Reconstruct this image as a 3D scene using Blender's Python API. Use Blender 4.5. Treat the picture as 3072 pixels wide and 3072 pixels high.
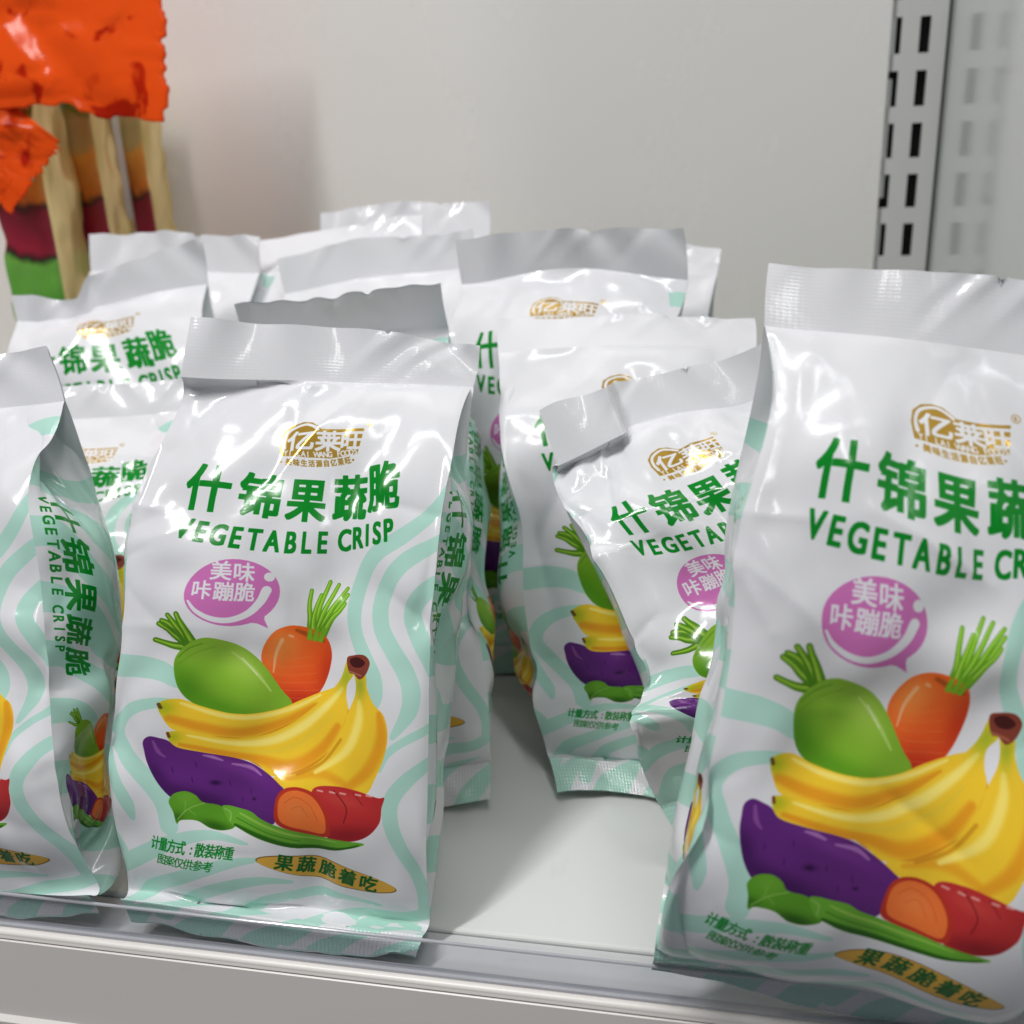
import bpy, math, numpy as np
from mathutils import Matrix, Vector

# ------------------------------------------------------------------ scene, camera, world, lamps, exposure
scene = bpy.context.scene
for o in list(bpy.data.objects): bpy.data.objects.remove(o)
COL = scene.collection
scene.render.engine = 'CYCLES'
scene.view_settings.view_transform = 'Standard'; scene.view_settings.look = 'None'
scene.view_settings.exposure = 0.08; scene.view_settings.gamma = 1.0
scene.view_settings.use_curve_mapping = False
scene.cycles.max_bounces = 8; scene.cycles.transparent_max_bounces = 12
scene.cycles.use_denoising = True

def look_matrix(yaw, pitch, roll, loc):
    a, p, r = (math.radians(v) for v in (yaw, pitch, roll))
    F = np.array([-math.sin(a)*math.cos(p), math.cos(a)*math.cos(p), -math.sin(p)])
    R = np.array([math.cos(a), math.sin(a), 0.0]); U = np.cross(R, F)
    R2 = R*math.cos(r)-U*math.sin(r); U2 = R*math.sin(r)+U*math.cos(r)
    m = np.eye(4); m[:3, 0] = R2; m[:3, 1] = U2; m[:3, 2] = -F; m[:3, 3] = loc
    return Matrix(m.tolist())

cam_data = bpy.data.cameras.new('camera'); cam = bpy.data.objects.new('camera', cam_data); COL.objects.link(cam)
cam_data.sensor_width = 36.0; cam_data.lens = 18.0/math.tan(math.radians(25.0))
cam_data.clip_start = 0.01; cam_data.clip_end = 50.0
cam.matrix_world = look_matrix(12.0, 21.0, 2.5, (0, 0, 0.248))
cam_data.dof.use_dof = True; cam_data.dof.focus_distance = 0.345; cam_data.dof.aperture_fstop = 11.0
scene.camera = cam

world = bpy.data.worlds.new('World'); scene.world = world; world.use_nodes = True
world.node_tree.nodes['Background'].inputs[0].default_value = (0.93, 0.96, 1.0, 1)
world.node_tree.nodes['Background'].inputs[1].default_value = 0.15

def strip_lamp(loc, target, power, sx, sy, col=(1, 1, 1), spin=0.0):
    d = bpy.data.lights.new('ceiling_strip_lamp', 'AREA'); d.shape = 'RECTANGLE'; d.size = sx; d.size_y = sy; d.energy = power; d.color = col
    o = bpy.data.objects.new('ceiling_strip_lamp', d); COL.objects.link(o)
    q = (Vector(target)-Vector(loc)).to_track_quat('-Z', 'Y'); o.matrix_world = Matrix.Translation(loc) @ q.to_matrix().to_4x4() @ Matrix.Rotation(math.radians(spin), 4, 'Z')
    return o
# shop lighting: ceiling strips above and in front of the shelf, to the left of the photographer
strip_lamp((-0.60, -0.27, 1.50), (-0.08, 0.42, 0.1), 14.5, 0.06, 0.7, (1.0, 0.99, 0.97))
strip_lamp((0.5, -0.55, 1.9), (0.0, 0.4, 0.1), 6.0, 0.10, 1.2, (1.0, 0.985, 0.96))
strip_lamp((-0.1, 0.16, 1.6), (-0.08, 0.5, 0.1), 5.0, 1.0, 0.06, (0.97, 0.985, 1.0))

# ------------------------------------------------------------------ helpers
def tag(o, label=None, cat=None, group=None, kind=None):
    if label: o['label'] = label
    if cat: o['category'] = cat
    if group: o['group'] = group
    if kind: o['kind'] = kind
    return o
def link_mesh(name, v, f, mat, parent=None, smooth=True, uv=None):
    m = bpy.data.meshes.new(name)
    m.from_pydata([tuple(map(float, p)) for p in v], [], [tuple(map(int, q)) for q in f])
    if smooth: m.polygons.foreach_set('use_smooth', [True]*len(m.polygons))
    if uv is not None:
        l = m.uv_layers.new(name='film'); l.data.foreach_set('uv', np.asarray(uv, np.float32).ravel())
    m.materials.append(mat); m.update()
    o = bpy.data.objects.new(name, m); COL.objects.link(o)
    if parent is not None: o.parent = parent
    return o
def empty(name, loc=(0, 0, 0)):
    o = bpy.data.objects.new(name, None); o.location = loc; o.empty_display_size = 0.02; COL.objects.link(o)
    return o
def box(name, lo, hi, mat, parent=None, bevel=0.0):
    x0, y0, z0 = lo; x1, y1, z1 = hi
    v = [(x0, y0, z0), (x1, y0, z0), (x1, y1, z0), (x0, y1, z0), (x0, y0, z1), (x1, y0, z1), (x1, y1, z1), (x0, y1, z1)]
    f = [(0, 3, 2, 1), (4, 5, 6, 7), (0, 1, 5, 4), (1, 2, 6, 5), (2, 3, 7, 6), (3, 0, 4, 7)]
    o = link_mesh(name, v, f, mat, parent, smooth=False)
    if bevel:
        b = o.modifiers.new('bevel', 'BEVEL'); b.width = bevel; b.segments = 3; b.limit_method = 'ANGLE'
    return o
def extrude_x(name, prof, x0, x1, mat, parent=None, n=2):
    """a closed y-z outline drawn out along x"""
    k = len(prof); v = []; f = []
    for x in (x0, x1): v += [(x, y, z) for y, z in prof]
    for i in range(k): f.append((i, (i+1) % k, k+(i+1) % k, k+i))
    f.append(tuple(range(k-1, -1, -1))); f.append(tuple(range(k, 2*k)))
    o = link_mesh(name, v, f, mat, parent, smooth=False)
    return o
def arc(cy, cz, r, a0, a1, n=8): return [(cy+r*math.cos(math.radians(a0+(a1-a0)*k/n)), cz+r*math.sin(math.radians(a0+(a1-a0)*k/n))) for k in range(n+1)]

# ------------------------------------------------------------------ materials
def new_mat(name):
    m = bpy.data.materials.new(name); m.use_nodes = True
    return m, m.node_tree.nodes, m.node_tree.links, m.node_tree.nodes['Principled BSDF']
def simple(name, col, rough=0.4, metal=0.0, spec=0.5, var=0.04, scale=40.0, bump=0.0, coat=0.0):
    m, N, L, b = new_mat(name)
    t = N.new('ShaderNodeTexNoise'); t.inputs['Scale'].default_value = scale; t.inputs['Detail'].default_value = 5
    tc = N.new('ShaderNodeTexCoord'); L.new(tc.outputs['Object'], t.inputs['Vector'])
    r = N.new('ShaderNodeValToRGB'); c0 = [max(c*(1-var), 0) for c in col]; c1 = [min(c*(1+var), 1) for c in col]
    r.color_ramp.elements[0].position = .3; r.color_ramp.elements[1].position = .7
    r.color_ramp.elements[0].color = (*c0, 1); r.color_ramp.elements[1].color = (*c1, 1)
    L.new(t.outputs['Fac'], r.inputs['Fac']); L.new(r.outputs['Color'], b.inputs['Base Color'])
    b.inputs['Roughness'].default_value = rough; b.inputs['Metallic'].default_value = metal; b.inputs['Specular IOR Level'].default_value = spec
    b.inputs['Coat Weight'].default_value = coat; b.inputs['Coat Roughness'].default_value = 0.08
    if bump:
        u = N.new('ShaderNodeBump'); u.inputs['Strength'].default_value = bump; u.inputs['Distance'].default_value = 0.001
        L.new(t.outputs['Fac'], u.inputs['Height']); L.new(u.outputs['Normal'], b.inputs['Normal'])
    return m

# ------------------------------------------------------------------ the setting: wall panel, upright, side panel, shelf
WALL_Y = 0.630
m_wall = simple('painted_wall_panel', (0.80, 0.785, 0.76), 0.26, spec=0.5, var=0.015, scale=6)
m_white = simple('white_enamel', (0.74, 0.75, 0.74), 0.32, var=0.015, scale=20)
m_side = simple('glossy_white_panel', (0.62, 0.64, 0.63), 0.10, var=0.01, scale=10)
m_post = simple('grey_white_steel', (0.60, 0.60, 0.59), 0.35, var=0.02, scale=30)
m_dark = simple('shade_black', (0.012, 0.012, 0.013), 0.7, var=0.1)
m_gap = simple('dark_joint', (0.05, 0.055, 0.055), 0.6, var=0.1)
m_rail = simple('warm_white_plastic', (0.80, 0.76, 0.73), 0.30, var=0.015, scale=12)
m_chan = simple('grey_channel', (0.58, 0.585, 0.60), 0.35, var=0.03, scale=60)

def wear(m, amt, scale, streak):
    N, L = m.node_tree.nodes, m.node_tree.links; b = N['Principled BSDF']
    src = b.inputs['Base Color'].links[0].from_socket
    tc = N.new('ShaderNodeTexCoord'); mp = N.new('ShaderNodeMapping'); mp.inputs['Scale'].default_value = streak; L.new(tc.outputs['Object'], mp.inputs['Vector'])
    n = N.new('ShaderNodeTexNoise'); n.inputs['Scale'].default_value = scale; n.inputs['Detail'].default_value = 8; n.inputs['Roughness'].default_value = .7; L.new(mp.outputs[0], n.inputs['Vector'])
    r = N.new('ShaderNodeValToRGB'); r.color_ramp.elements[0].position = .62; r.color_ramp.elements[0].color = (1, 1, 1, 1); r.color_ramp.elements[1].position = .78; r.color_ramp.elements[1].color = (1-amt, 1-amt, 1-amt, 1)
    x = N.new('ShaderNodeMix'); x.data_type = 'RGBA'; x.blend_type = 'MULTIPLY'; x.inputs[0].default_value = 1
    L.new(n.outputs['Fac'], r.inputs['Fac']); L.new(src, x.inputs[6]); L.new(r.outputs['Color'], x.inputs[7]); L.new(x.outputs[2], b.inputs['Base Color'])
    q = N.new('ShaderNodeMapRange'); q.inputs['To Min'].default_value = b.inputs['Roughness'].default_value*.8; q.inputs['To Max'].default_value = b.inputs['Roughness'].default_value*1.3; L.new(n.outputs['Fac'], q.inputs['Value']); L.new(q.outputs[0], b.inputs['Roughness'])
wear(m_wall, .025, 9, (1, 1, .5)); wear(m_white, .12, 30, (1, .4, 1)); wear(m_rail, .12, 40, (.25, 1, 1)); wear(m_post, .12, 50, (1, 1, .6)); wear(m_chan, .3, 60, (.5, 1, 1))
wall = box('back_wall', (-1.2, WALL_Y, -0.25), (0.0726, WALL_Y+0.012, 1.1), m_wall, bevel=0.0008)
tag(wall, 'plain grey painted back panel behind the pouches', 'wall', kind='structure')
side = box('side_panel', (0.1015, 0.20, -0.25), (0.115, WALL_Y+0.03, 1.1), m_side, bevel=0.0008)
tag(side, 'glossy white side panel at the right end, mirroring the slotted upright', 'panel')

# slotted upright: a face with real openings, backed by a block painted near-black for the unlit hollow
up = empty('slotted_upright', (0.09, WALL_Y+0.0035, 0.0))
tag(up, 'white steel upright with two columns of vertical slots beside the side panel', 'upright')
cols = [(-0.0148, 0.0052), (-0.0008, 0.0052)]
xs = [-0.0172-0.002]
for c, w in cols: xs += [c-w/2, c+w/2]
xs.append(0.0098)
pitch, sh = 0.0254, 0.0172
zs = [-0.25]; k0 = -8
for k in range(-8, 40): zs += [0.0118+k*pitch-sh/2, 0.0118+k*pitch+sh/2]
zs.append(1.1)
v = []; f = []; idx = {}
def gv(i, j, d):
    if (i, j, d) not in idx: idx[(i, j, d)] = len(v); v.append((xs[i], d, zs[j]))
    return idx[(i, j, d)]
for i in range(len(xs)-1):
    for j in range(len(zs)-1):
        if i in (1, 3) and j % 2 == 1:
            for (a, b, c, d) in ((i, j, i+1, j), (i+1, j, i+1, j+1), (i+1, j+1, i, j+1), (i, j+1, i, j)):
                f.append((gv(a, b, 0), gv(a, b, .002), gv(c, d, .002), gv(c, d, 0)))
        else: f.append((gv(i, j, 0), gv(i+1, j, 0), gv(i+1, j+1, 0), gv(i, j+1, 0)))
link_mesh('slotted_face', v, f, m_post, up, smooth=False)
box('dark_backing', (-0.019, 0.006, -0.25), (0.0095, 0.02, 1.1), m_dark, up)
tm = []; tf = []
for k in range(-8, 40):                              # pale lugs of the panel clips show inside the far column of slots
    z = 0.0118+k*pitch; hgt = sh*(0.5, 0.39, 0.5, 0.34)[k % 4]; zc = z+(0, -0.0018, 0, 0.0026)[k % 4]; n = len(tm)
    for yy in (0.0004, 0.0050): tm += [(-0.0175, yy, zc-hgt), (-0.0149, yy, zc-hgt), (-0.0149, yy, zc+hgt), (-0.0175, yy, zc+hgt)]
    tf += [(n, n+1, n+2, n+3), (n+1, n+5, n+6, n+2), (n, n+4, n+5, n+1), (n+3, n+2, n+6, n+7)]
link_mesh('clip_lugs', tm, tf, m_white, up, smooth=False)
box('joint_strip', (0.0099, -0.0005, -0.25), (0.0114, 0.02, 1.1), m_gap, up)

shelf = empty('display_shelf', (0, 0, 0))
tag(shelf, 'white enamelled shelf with a clear plastic front strip holding the snack pouches', 'shelf')
X0, X1 = -0.95, 0.1005
box('deck', (X0, 0.2672, -0.020), (X1, WALL_Y-0.0005, 0.0), m_white, shelf, bevel=0.0012)
extrude_x('channel', [(0.2492, -0.020), (0.2668, -0.020), (0.2668, -0.0016), (0.2492, -0.0016)], X0, X1, m_chan, shelf)
# rounded nose over a flat price rail
prof = [(0.2492, -0.020), (0.2492, 0.0004), (0.2464, 0.0004)]+arc(0.2454, -0.0008, 0.0014, 70, 180, 8)+[(0.2437, -0.0017), (0.2445, -0.0020), (0.2445, -0.020)]
extrude_x('shelf_nose', prof, X0, X1, m_rail, shelf)
rail = [(0.2440, -0.0023), (0.2434, -0.0026), (0.2415, -0.0322), (0.2398, -0.0338), (0.2398, -0.0350), (0.2444, -0.0350), (0.2444, -0.0205), (0.2440, -0.0205)]
extrude_x('price_rail', rail, X0, X1, m_rail, shelf)
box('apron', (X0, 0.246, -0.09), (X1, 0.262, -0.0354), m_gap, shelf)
# clear riser strip
m_clear, N, L, b = new_mat('clear_plastic')
out = N['Material Output']; N.remove(b)
tr = N.new('ShaderNodeBsdfTransparent'); tr.inputs[0].default_value = (0.93, 0.935, 0.95, 1)
gl = N.new('ShaderNodeBsdfGlossy'); gl.inputs['Roughness'].default_value = 0.06
lw = N.new('ShaderNodeLayerWeight'); lw.inputs['Blend'].default_value = 0.5; pw = N.new('ShaderNodeMath'); pw.operation = 'POWER'; pw.inputs[1].default_value = 5.0; L.new(lw.outputs['Facing'], pw.inputs[0])
fr = N.new('ShaderNodeMath'); fr.operation = 'MULTIPLY_ADD'; fr.inputs[1].default_value = 0.9; fr.inputs[2].default_value = 0.045; L.new(pw.outputs[0], fr.inputs[0])
mx = N.new('ShaderNodeMixShader'); L.new(fr.outputs[0], mx.inputs[0]); L.new(tr.outputs[0], mx.inputs[1]); L.new(gl.outputs[0], mx.inputs[2]); L.new(mx.outputs[0], out.inputs['Surface'])
m_edge, N, L, b = new_mat('clear_plastic_edge')
b.inputs['Base Color'].default_value = (0.60, 0.61, 0.66, 1); b.inputs['Roughness'].default_value = 0.12; b.inputs['Transmission Weight'].default_value = 0.35
st = box('riser_strip', (X0, 0.2476, 0.0006), (X1, 0.2484, 0.0122), m_clear, shelf)
ed = extrude_x('strip_edge', arc(0.2480, 0.0126, 0.00055, 0, 360, 10)[:-1], X0, X1, m_edge, shelf)
fo = extrude_x('strip_foot', [(0.2464, 0.0006), (0.2494, 0.0006), (0.2494, 0.0014), (0.2464, 0.0014)], X0, X1, m_edge, shelf)

# ------------------------------------------------------------------ how a pouch is shaped: film relaxed over its filling
# ---- physical size of one pouch (metres)
BW, BD, BH = 0.090, 0.046, 0.212
SEAL_T, SEAL_B = 0.0195, 0.0145

def rot_xyz(rx, ry, rz):
    cx, sx, cy, sy, cz, sz = math.cos(rx), math.sin(rx), math.cos(ry), math.sin(ry), math.cos(rz), math.sin(rz)
    X = np.array([[1,0,0],[0,cx,-sx],[0,sx,cx]]); Y = np.array([[cy,0,sy],[0,1,0],[-sy,0,cy]]); Z = np.array([[cz,-sz,0],[sz,cz,0],[0,0,1]])
    return Z @ Y @ X

def smooth_noise(rng, rows, cols, kr, kc):
    a = rng.standard_normal((kr + 1, kc))
    r = np.linspace(0, kr, rows); i = np.minimum(r.astype(int), kr - 1); f = r - i; f = f*f*(3-2*f)
    b = a[i]*(1-f)[:, None] + a[i+1]*f[:, None]
    c = np.arange(cols)*kc/cols; j = c.astype(int); g = c - j; g = g*g*(3-2*g)
    return b[:, j % kc]*(1-g) + b[:, (j+1) % kc]*g

class Pouch:
    """side-gusset pouch: columns run round the bag (front, right gusset, back, left gusset), rows run up it"""
    def __init__(s, nf=24, ng=10, nr=56, fill=1.0, puff=0.5, pufft=-1.0):
        s.nf, s.ng, s.nr, s.fill, s.puff, s.pufft = nf, ng, nr, fill, puff, pufft
        s.N = 2*nf + 2*ng
        loop = np.concatenate([np.arange(nf)*BW/nf, BW+np.arange(ng)*BD/ng, BW+BD+np.arange(nf)*BW/nf, 2*BW+BD+np.arange(ng)*BD/ng])
        s.s = loop; s.t = np.linspace(0, BH, nr)
        s.x = np.zeros((nr, s.N, 3))
        for j, t in enumerate(s.t):
            a = min((t-SEAL_B)/0.045, (BH-SEAL_T-t)/0.06, 1.0); a = max(a, 0.0)
            d = BD*0.92*fill*math.sin(a*math.pi/2)
            o = max((a-.35)/.5, 0.0); o = min(o, 1.0); q = min(max((t/BH-s.pufft)/.14, 0.0), 1.0); o = -1+(1+s.puff)*o*o*(3-2*o)*q
            s.x[j] = s.section(d, o); s.x[j, :, 2] = t
        s.goal = s.x.copy()
    def section(s, d, out=-1.0):
        nf, ng = s.nf, s.ng
        d = max(d, 0.0008)
        ins = math.sqrt(max((BD/2)**2-(d/2)**2, 0))
        p = np.zeros((s.N, 3)); h = BW/2
        k = np.arange(nf)/nf; p[:nf, 0] = -h+BW*k; p[:nf, 1] = -d/2
        g = np.arange(ng)/ng; q = 1-np.abs(2*g-1)
        p[nf:nf+ng, 0] = h+ins*q*out; p[nf:nf+ng, 1] = -d/2+d*g
        p[nf+ng:2*nf+ng, 0] = h-BW*k; p[nf+ng:2*nf+ng, 1] = d/2
        p[2*nf+ng:, 0] = -h-ins*q*out; p[2*nf+ng:, 1] = d/2-d*g
        return p
    def upsample(s):
        q = Pouch(s.nf*2, s.ng*2, s.nr*2-1, s.fill, s.puff, s.pufft)
        a = s.x
        b = np.zeros((s.nr, s.N*2, 3)); b[:, ::2] = a; b[:, 1::2] = (a+np.roll(a, -1, 1))/2
        c = np.zeros((s.nr*2-1, s.N*2, 3)); c[::2] = b; c[1::2] = (b[:-1]+b[1:])/2
        q.x = c
        return q
    def run(s, iters, seed=1, press=1.0, crumple=1.0, top=None, bot=None, noise=None, stiff=0.06, sag=0.6, dents=(), hold=None, drop=0.0, goal=0.03, width=1.0, fine=0.0):
        """relax under pressure; top/bot = dict(rot=(rx,ry,rz) deg, y=offset, x=offset, fold=function) pose of the flat seals"""
        rng = np.random.default_rng(seed)
        nf, ng, nr, N = s.nf, s.ng, s.nr, s.N
        x = s.x; xp = x.copy()
        hl = np.concatenate([np.full(nf, BW/nf), np.full(ng, BD/ng)]*2)   # rest length from column i to i+1
        hv = BH/(nr-1)
        jt = int(np.searchsorted(s.t, BH-SEAL_T-1e-9)); jb = int(np.searchsorted(s.t, SEAL_B+1e-9))-1
        dia = np.sqrt(hl**2+hv**2)
        ev = np.arange(0, N, 2); od = np.arange(1, N, 2)
        cre = np.zeros(N, bool)
        for c in (0, nf, nf+ng, 2*nf+ng, nf+ng//2, 2*nf+ng+ng//2): cre[c] = True
        bl = hl+np.roll(hl, 1)                        # around column i
        soft = np.where(cre, 0.0, stiff)[None, :, None]
        fld = 1+crumple*(0.9*smooth_noise(rng, nr, N, 7, 10)+0.6*smooth_noise(rng, nr, N, 15, 22))
        fld *= (1+sag*(0.5-s.t/BH))[:, None]
        for (u, t, r, amp) in dents:                  # u in 0..1 across the front, t in 0..1 up
            su = (s.s[None, :]-u*BW); st = (s.t[:, None]-t*BH)
            fld -= amp*np.exp(-(su**2+st**2)/(r*r))
        if fine: fld += fine*smooth_noise(rng, nr, N, 26, 44)
        P = press*2.2e-4*(24/nf)**1.0
        G0 = s.goal.copy(); G0[:, :, 0] *= width
        def seal(pose, rows, t0, sign):
            pose = pose or {}
            R = rot_xyz(*[math.radians(a) for a in pose.get('rot', (0, 0, 0))])
            loc = np.zeros((len(rows), N, 3))
            sec = s.section(0.0009)
            for k, j in enumerate(rows):
                loc[k] = sec; loc[k, :, 2] = s.t[j]-t0
            if 'fold' in pose: loc = pose['fold'](loc)
            return loc @ R.T + np.array([pose.get('x', 0), pose.get('y', 0), 0.0])
        rt = np.arange(jt, nr); rb = np.arange(0, jb+1)
        T = seal(top, rt, s.t[jt], 1); B = seal(bot, rb, s.t[jb], -1)
        zt = s.t[jt]-drop; zb = s.t[jb]
        for it in range(iters):
            v = (x-xp)*0.93; xp = x.copy(); x = x+v
            dl = np.roll(x, -1, 1)-np.roll(x, 1, 1); dv = np.zeros_like(x); dv[1:-1] = x[2:]-x[:-2]
            nrm = np.cross(dl, dv); nrm /= np.maximum(np.linalg.norm(nrm, axis=2, keepdims=True), 1e-9)
            ramp = min(1.0, (it+1)/40)
            x[jb+1:jt] += (nrm*fld[:, :, None]*P*ramp)[jb+1:jt]
            x[jb+1:jt] += goal*(G0-x)[jb+1:jt]
            for rep in range(3):
                for idx in (ev, od):
                    i2 = (idx+1) % N
                    a, b = x[:, idx], x[:, i2]; e = b-a; L = np.linalg.norm(e, axis=2, keepdims=True)
                    c = e*(0.5*(1-hl[idx][None, :, None]/np.maximum(L, 1e-9))); x[:, idx] = a+c; x[:, i2] = b-c
                for o in (0, 1):
                    a, b = x[o:-1:2], x[o+1::2]; e = b-a; L = np.linalg.norm(e, axis=2, keepdims=True)
                    c = e*(0.5*(1-hv/np.maximum(L, 1e-9))); x[o:-1:2] = a+c; x[o+1::2] = b-c
                xr = np.roll(x, -1, 1); dx = np.zeros_like(x)
                for (p, q, sh) in ((x[:-1], xr[1:], 0), (xr[:-1], x[1:], 1)):
                    e = q-p; L = np.linalg.norm(e, axis=2, keepdims=True)
                    c = e*(0.25*0.6*(1-dia[None, :, None]/np.maximum(L, 1e-9)))
                    if sh == 0: dx[:-1] += c; dx[1:] -= np.roll(c, 1, 1)
                    else: dx[:-1] += np.roll(c, 1, 1); dx[1:] -= c
                x = x+dx
                # bending: pull a vertex towards the middle of its neighbours
                lap = (np.roll(x, -1, 1)+np.roll(x, 1, 1))/2-x
                x = x+soft*lap
                lv = np.zeros_like(x); lv[1:-1] = (x[2:]+x[:-2])/2-x[1:-1]
                x = x+stiff*lv
            # no point of the front may cross the back
            mid = (x[:, :nf, 1]+x[:, nf+ng:2*nf+ng, 1][:, ::-1])/2
            # seals are flat plates
            at = np.array([0, 0, zt]); ab = np.array([0, 0, zb])
            zt += 0.5*np.mean(x[rt][:, :, 2]-(T+at)[:, :, 2])
            zb += 0.5*np.mean(x[rb][:, :, 2]-(B+ab)[:, :, 2])
            x[rt] = T+np.array([0, 0, zt]); x[rb] = B+np.array([0, 0, zb])
            if hold: x = hold(x, s)
        s.x = x
        return s
    def faces(s):
        j, i = np.meshgrid(np.arange(s.nr-1), np.arange(s.N), indexing='ij')
        i2 = (i+1) % s.N
        return np.stack([j*s.N+i, j*s.N+i2, (j+1)*s.N+i2, (j+1)*s.N+i], -1)

# ------------------------------------------------------------------ printed film: the artwork is drawn here, stroke by stroke
PXM = 10000.0                                   # texture pixels per metre
TW, TH = int((BD*2+BW)*PXM), int(BH*PXM)

def curve(pts, closed=False, n=8):
    p = np.asarray(pts, float); m = len(p); out = []
    rng = range(m) if closed else range(m-1)
    for i in rng:
        if closed: a, b, c, d = p[(i-1) % m], p[i], p[(i+1) % m], p[(i+2) % m]
        else: a, b, c, d = p[max(i-1, 0)], p[i], p[i+1], p[min(i+2, m-1)]
        t = np.linspace(0, 1, n, endpoint=False)[:, None]
        out.append(0.5*((2*b)+(-a+c)*t+(2*a-5*b+4*c-d)*t*t+(-a+3*b-3*c+d)*t**3))
    if not closed: out.append(p[-1:])
    return np.concatenate(out)

class Canvas:
    def __init__(s, w, h, base):
        s.w, s.h = w, h
        s.a = np.empty((h, w, 4), np.float32); s.a[:, :, :3] = np.array(base)/255.0; s.a[:, :, 3] = 0   # 4th channel: gold foil
        s.map = lambda p: p; s.clip = None
    def box(s, q, pad):
        x0 = max(int(q[:, 0].min()-pad), 0); x1 = min(int(q[:, 0].max()+pad)+2, s.w)
        y0 = max(int(q[:, 1].min()-pad), 0); y1 = min(int(q[:, 1].max()+pad)+2, s.h)
        return x0, x1, y0, y1
    def put(s, m, b, col, alpha=1.0, gold=0.0):
        x0, x1, y0, y1 = b
        if s.clip is not None: m = m*s.clip[y0:y1, x0:x1]
        m = (m*alpha)[:, :, None]
        c = np.append(np.array(col)/255.0, gold).astype(np.float32)
        s.a[y0:y1, x0:x1] += (c-s.a[y0:y1, x0:x1])*m
    def mask(s, q, pad=1):
        b = x0, x1, y0, y1 = s.box(q, pad)
        if x1 <= x0 or y1 <= y0: return None, b
        n = 2
        X = (np.arange((x1-x0)*n)+0.5)/n+x0; Y = (np.arange((y1-y0)*n)+0.5)/n+y0
        ins = np.zeros((len(Y), len(X)), bool)
        a = q; c = np.roll(q, -1, 0)
        for (ax, ay), (cx, cy) in zip(a, c):
            if ay == cy: continue
            lo, hi = min(ay, cy), max(ay, cy)
            r0, r1 = np.searchsorted(Y, lo, 'right'), np.searchsorted(Y, hi, 'right')
            if r1 <= r0: continue
            xi = ax+(Y[r0:r1]-ay)*(cx-ax)/(cy-ay)
            k = np.searchsorted(X, xi)
            ins[r0:r1] ^= (np.arange(len(X))[None, :] >= k[:, None])
        m = ins.reshape(y1-y0, n, x1-x0, n).mean((1, 3)).astype(np.float32)
        return m, b
    def fill(s, pts, col, alpha=1.0, smooth=True, gold=0.0, raw=False):
        p = curve(pts, True) if smooth else np.asarray(pts, float)
        q = p if raw else s.map(p)
        m, b = s.mask(q)
        if m is not None: s.put(m, b, col, alpha, gold)
        return q
    def begin(s, pts, col, smooth=True):
        q = s.fill(pts, col, 1.0, smooth)
        m, b = s.mask(q); s.clip = np.zeros((s.h, s.w), np.float32)
        if m is not None: s.clip[b[2]:b[3], b[0]:b[1]] = m
    def end(s): s.clip = None
    def stroke(s, pts, w, col, alpha=1.0, soft=0.0, gold=0.0, smooth=True, taper=None):
        """w in artwork units (scaled with the map); soft: fraction of the half width that fades"""
        p = curve(pts) if smooth else np.asarray(pts, float)
        q = s.map(p); sc = np.linalg.norm(s.map(p[:1]+np.array([[1.0, 0]]))-q[:1])
        t = np.linspace(0, 1, len(q))
        W = np.interp(t, np.linspace(0, 1, len(w)), w) if hasattr(w, '__len__') else np.full(len(q), float(w))
        W = W*sc/2
        b = x0, x1, y0, y1 = s.box(q, W.max()+2)
        if x1 <= x0 or y1 <= y0: return
        m = np.zeros((y1-y0, x1-x0), np.float32)
        for i in range(len(q)-1):
            r = max(W[i], W[i+1])+2
            bx0 = max(int(min(q[i, 0], q[i+1, 0])-r), x0); bx1 = min(int(max(q[i, 0], q[i+1, 0])+r)+2, x1)
            by0 = max(int(min(q[i, 1], q[i+1, 1])-r), y0); by1 = min(int(max(q[i, 1], q[i+1, 1])+r)+2, y1)
            if bx1 <= bx0 or by1 <= by0: continue
            X, Y = np.meshgrid(np.arange(bx0, bx1)+0.5, np.arange(by0, by1)+0.5)
            d = q[i+1]-q[i]; L = max(d@d, 1e-9)
            u = np.clip(((X-q[i, 0])*d[0]+(Y-q[i, 1])*d[1])/L, 0, 1)
            D = np.hypot(X-q[i, 0]-u*d[0], Y-q[i, 1]-u*d[1]); R = W[i]+(W[i+1]-W[i])*u
            e = np.maximum(R*soft, 0.7)
            v = np.clip((R-D)/e+0.5 if soft == 0 else (R-D)/e, 0, 1)
            if soft: v = v*v*(3-2*v)
            mm = m[by0-y0:by1-y0, bx0-x0:bx1-x0]; np.maximum(mm, v, out=mm)
        s.put(m, b, col, alpha, gold)
    def blob(s, c, rx, ry, ang, col, alpha=1.0, power=1.0):
        q = s.map(np.array([c, (c[0]+rx, c[1]), (c[0], c[1]+ry)], float)); R = max(np.linalg.norm(q[1]-q[0]), np.linalg.norm(q[2]-q[0]))*1.6
        sx = np.linalg.norm(q[1]-q[0])/rx
        b = x0, x1, y0, y1 = s.box(q[:1], R)
        if x1 <= x0 or y1 <= y0: return
        X, Y = np.meshgrid(np.arange(x0, x1)+0.5-q[0, 0], np.arange(y0, y1)+0.5-q[0, 1])
        a = math.radians(ang); U = X*math.cos(a)+Y*math.sin(a); V = -X*math.sin(a)+Y*math.cos(a)
        d = (U/(rx*sx))**2+(V/(ry*sx))**2
        s.put(np.exp(-d*1.6*power).astype(np.float32), b, col, alpha)
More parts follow.
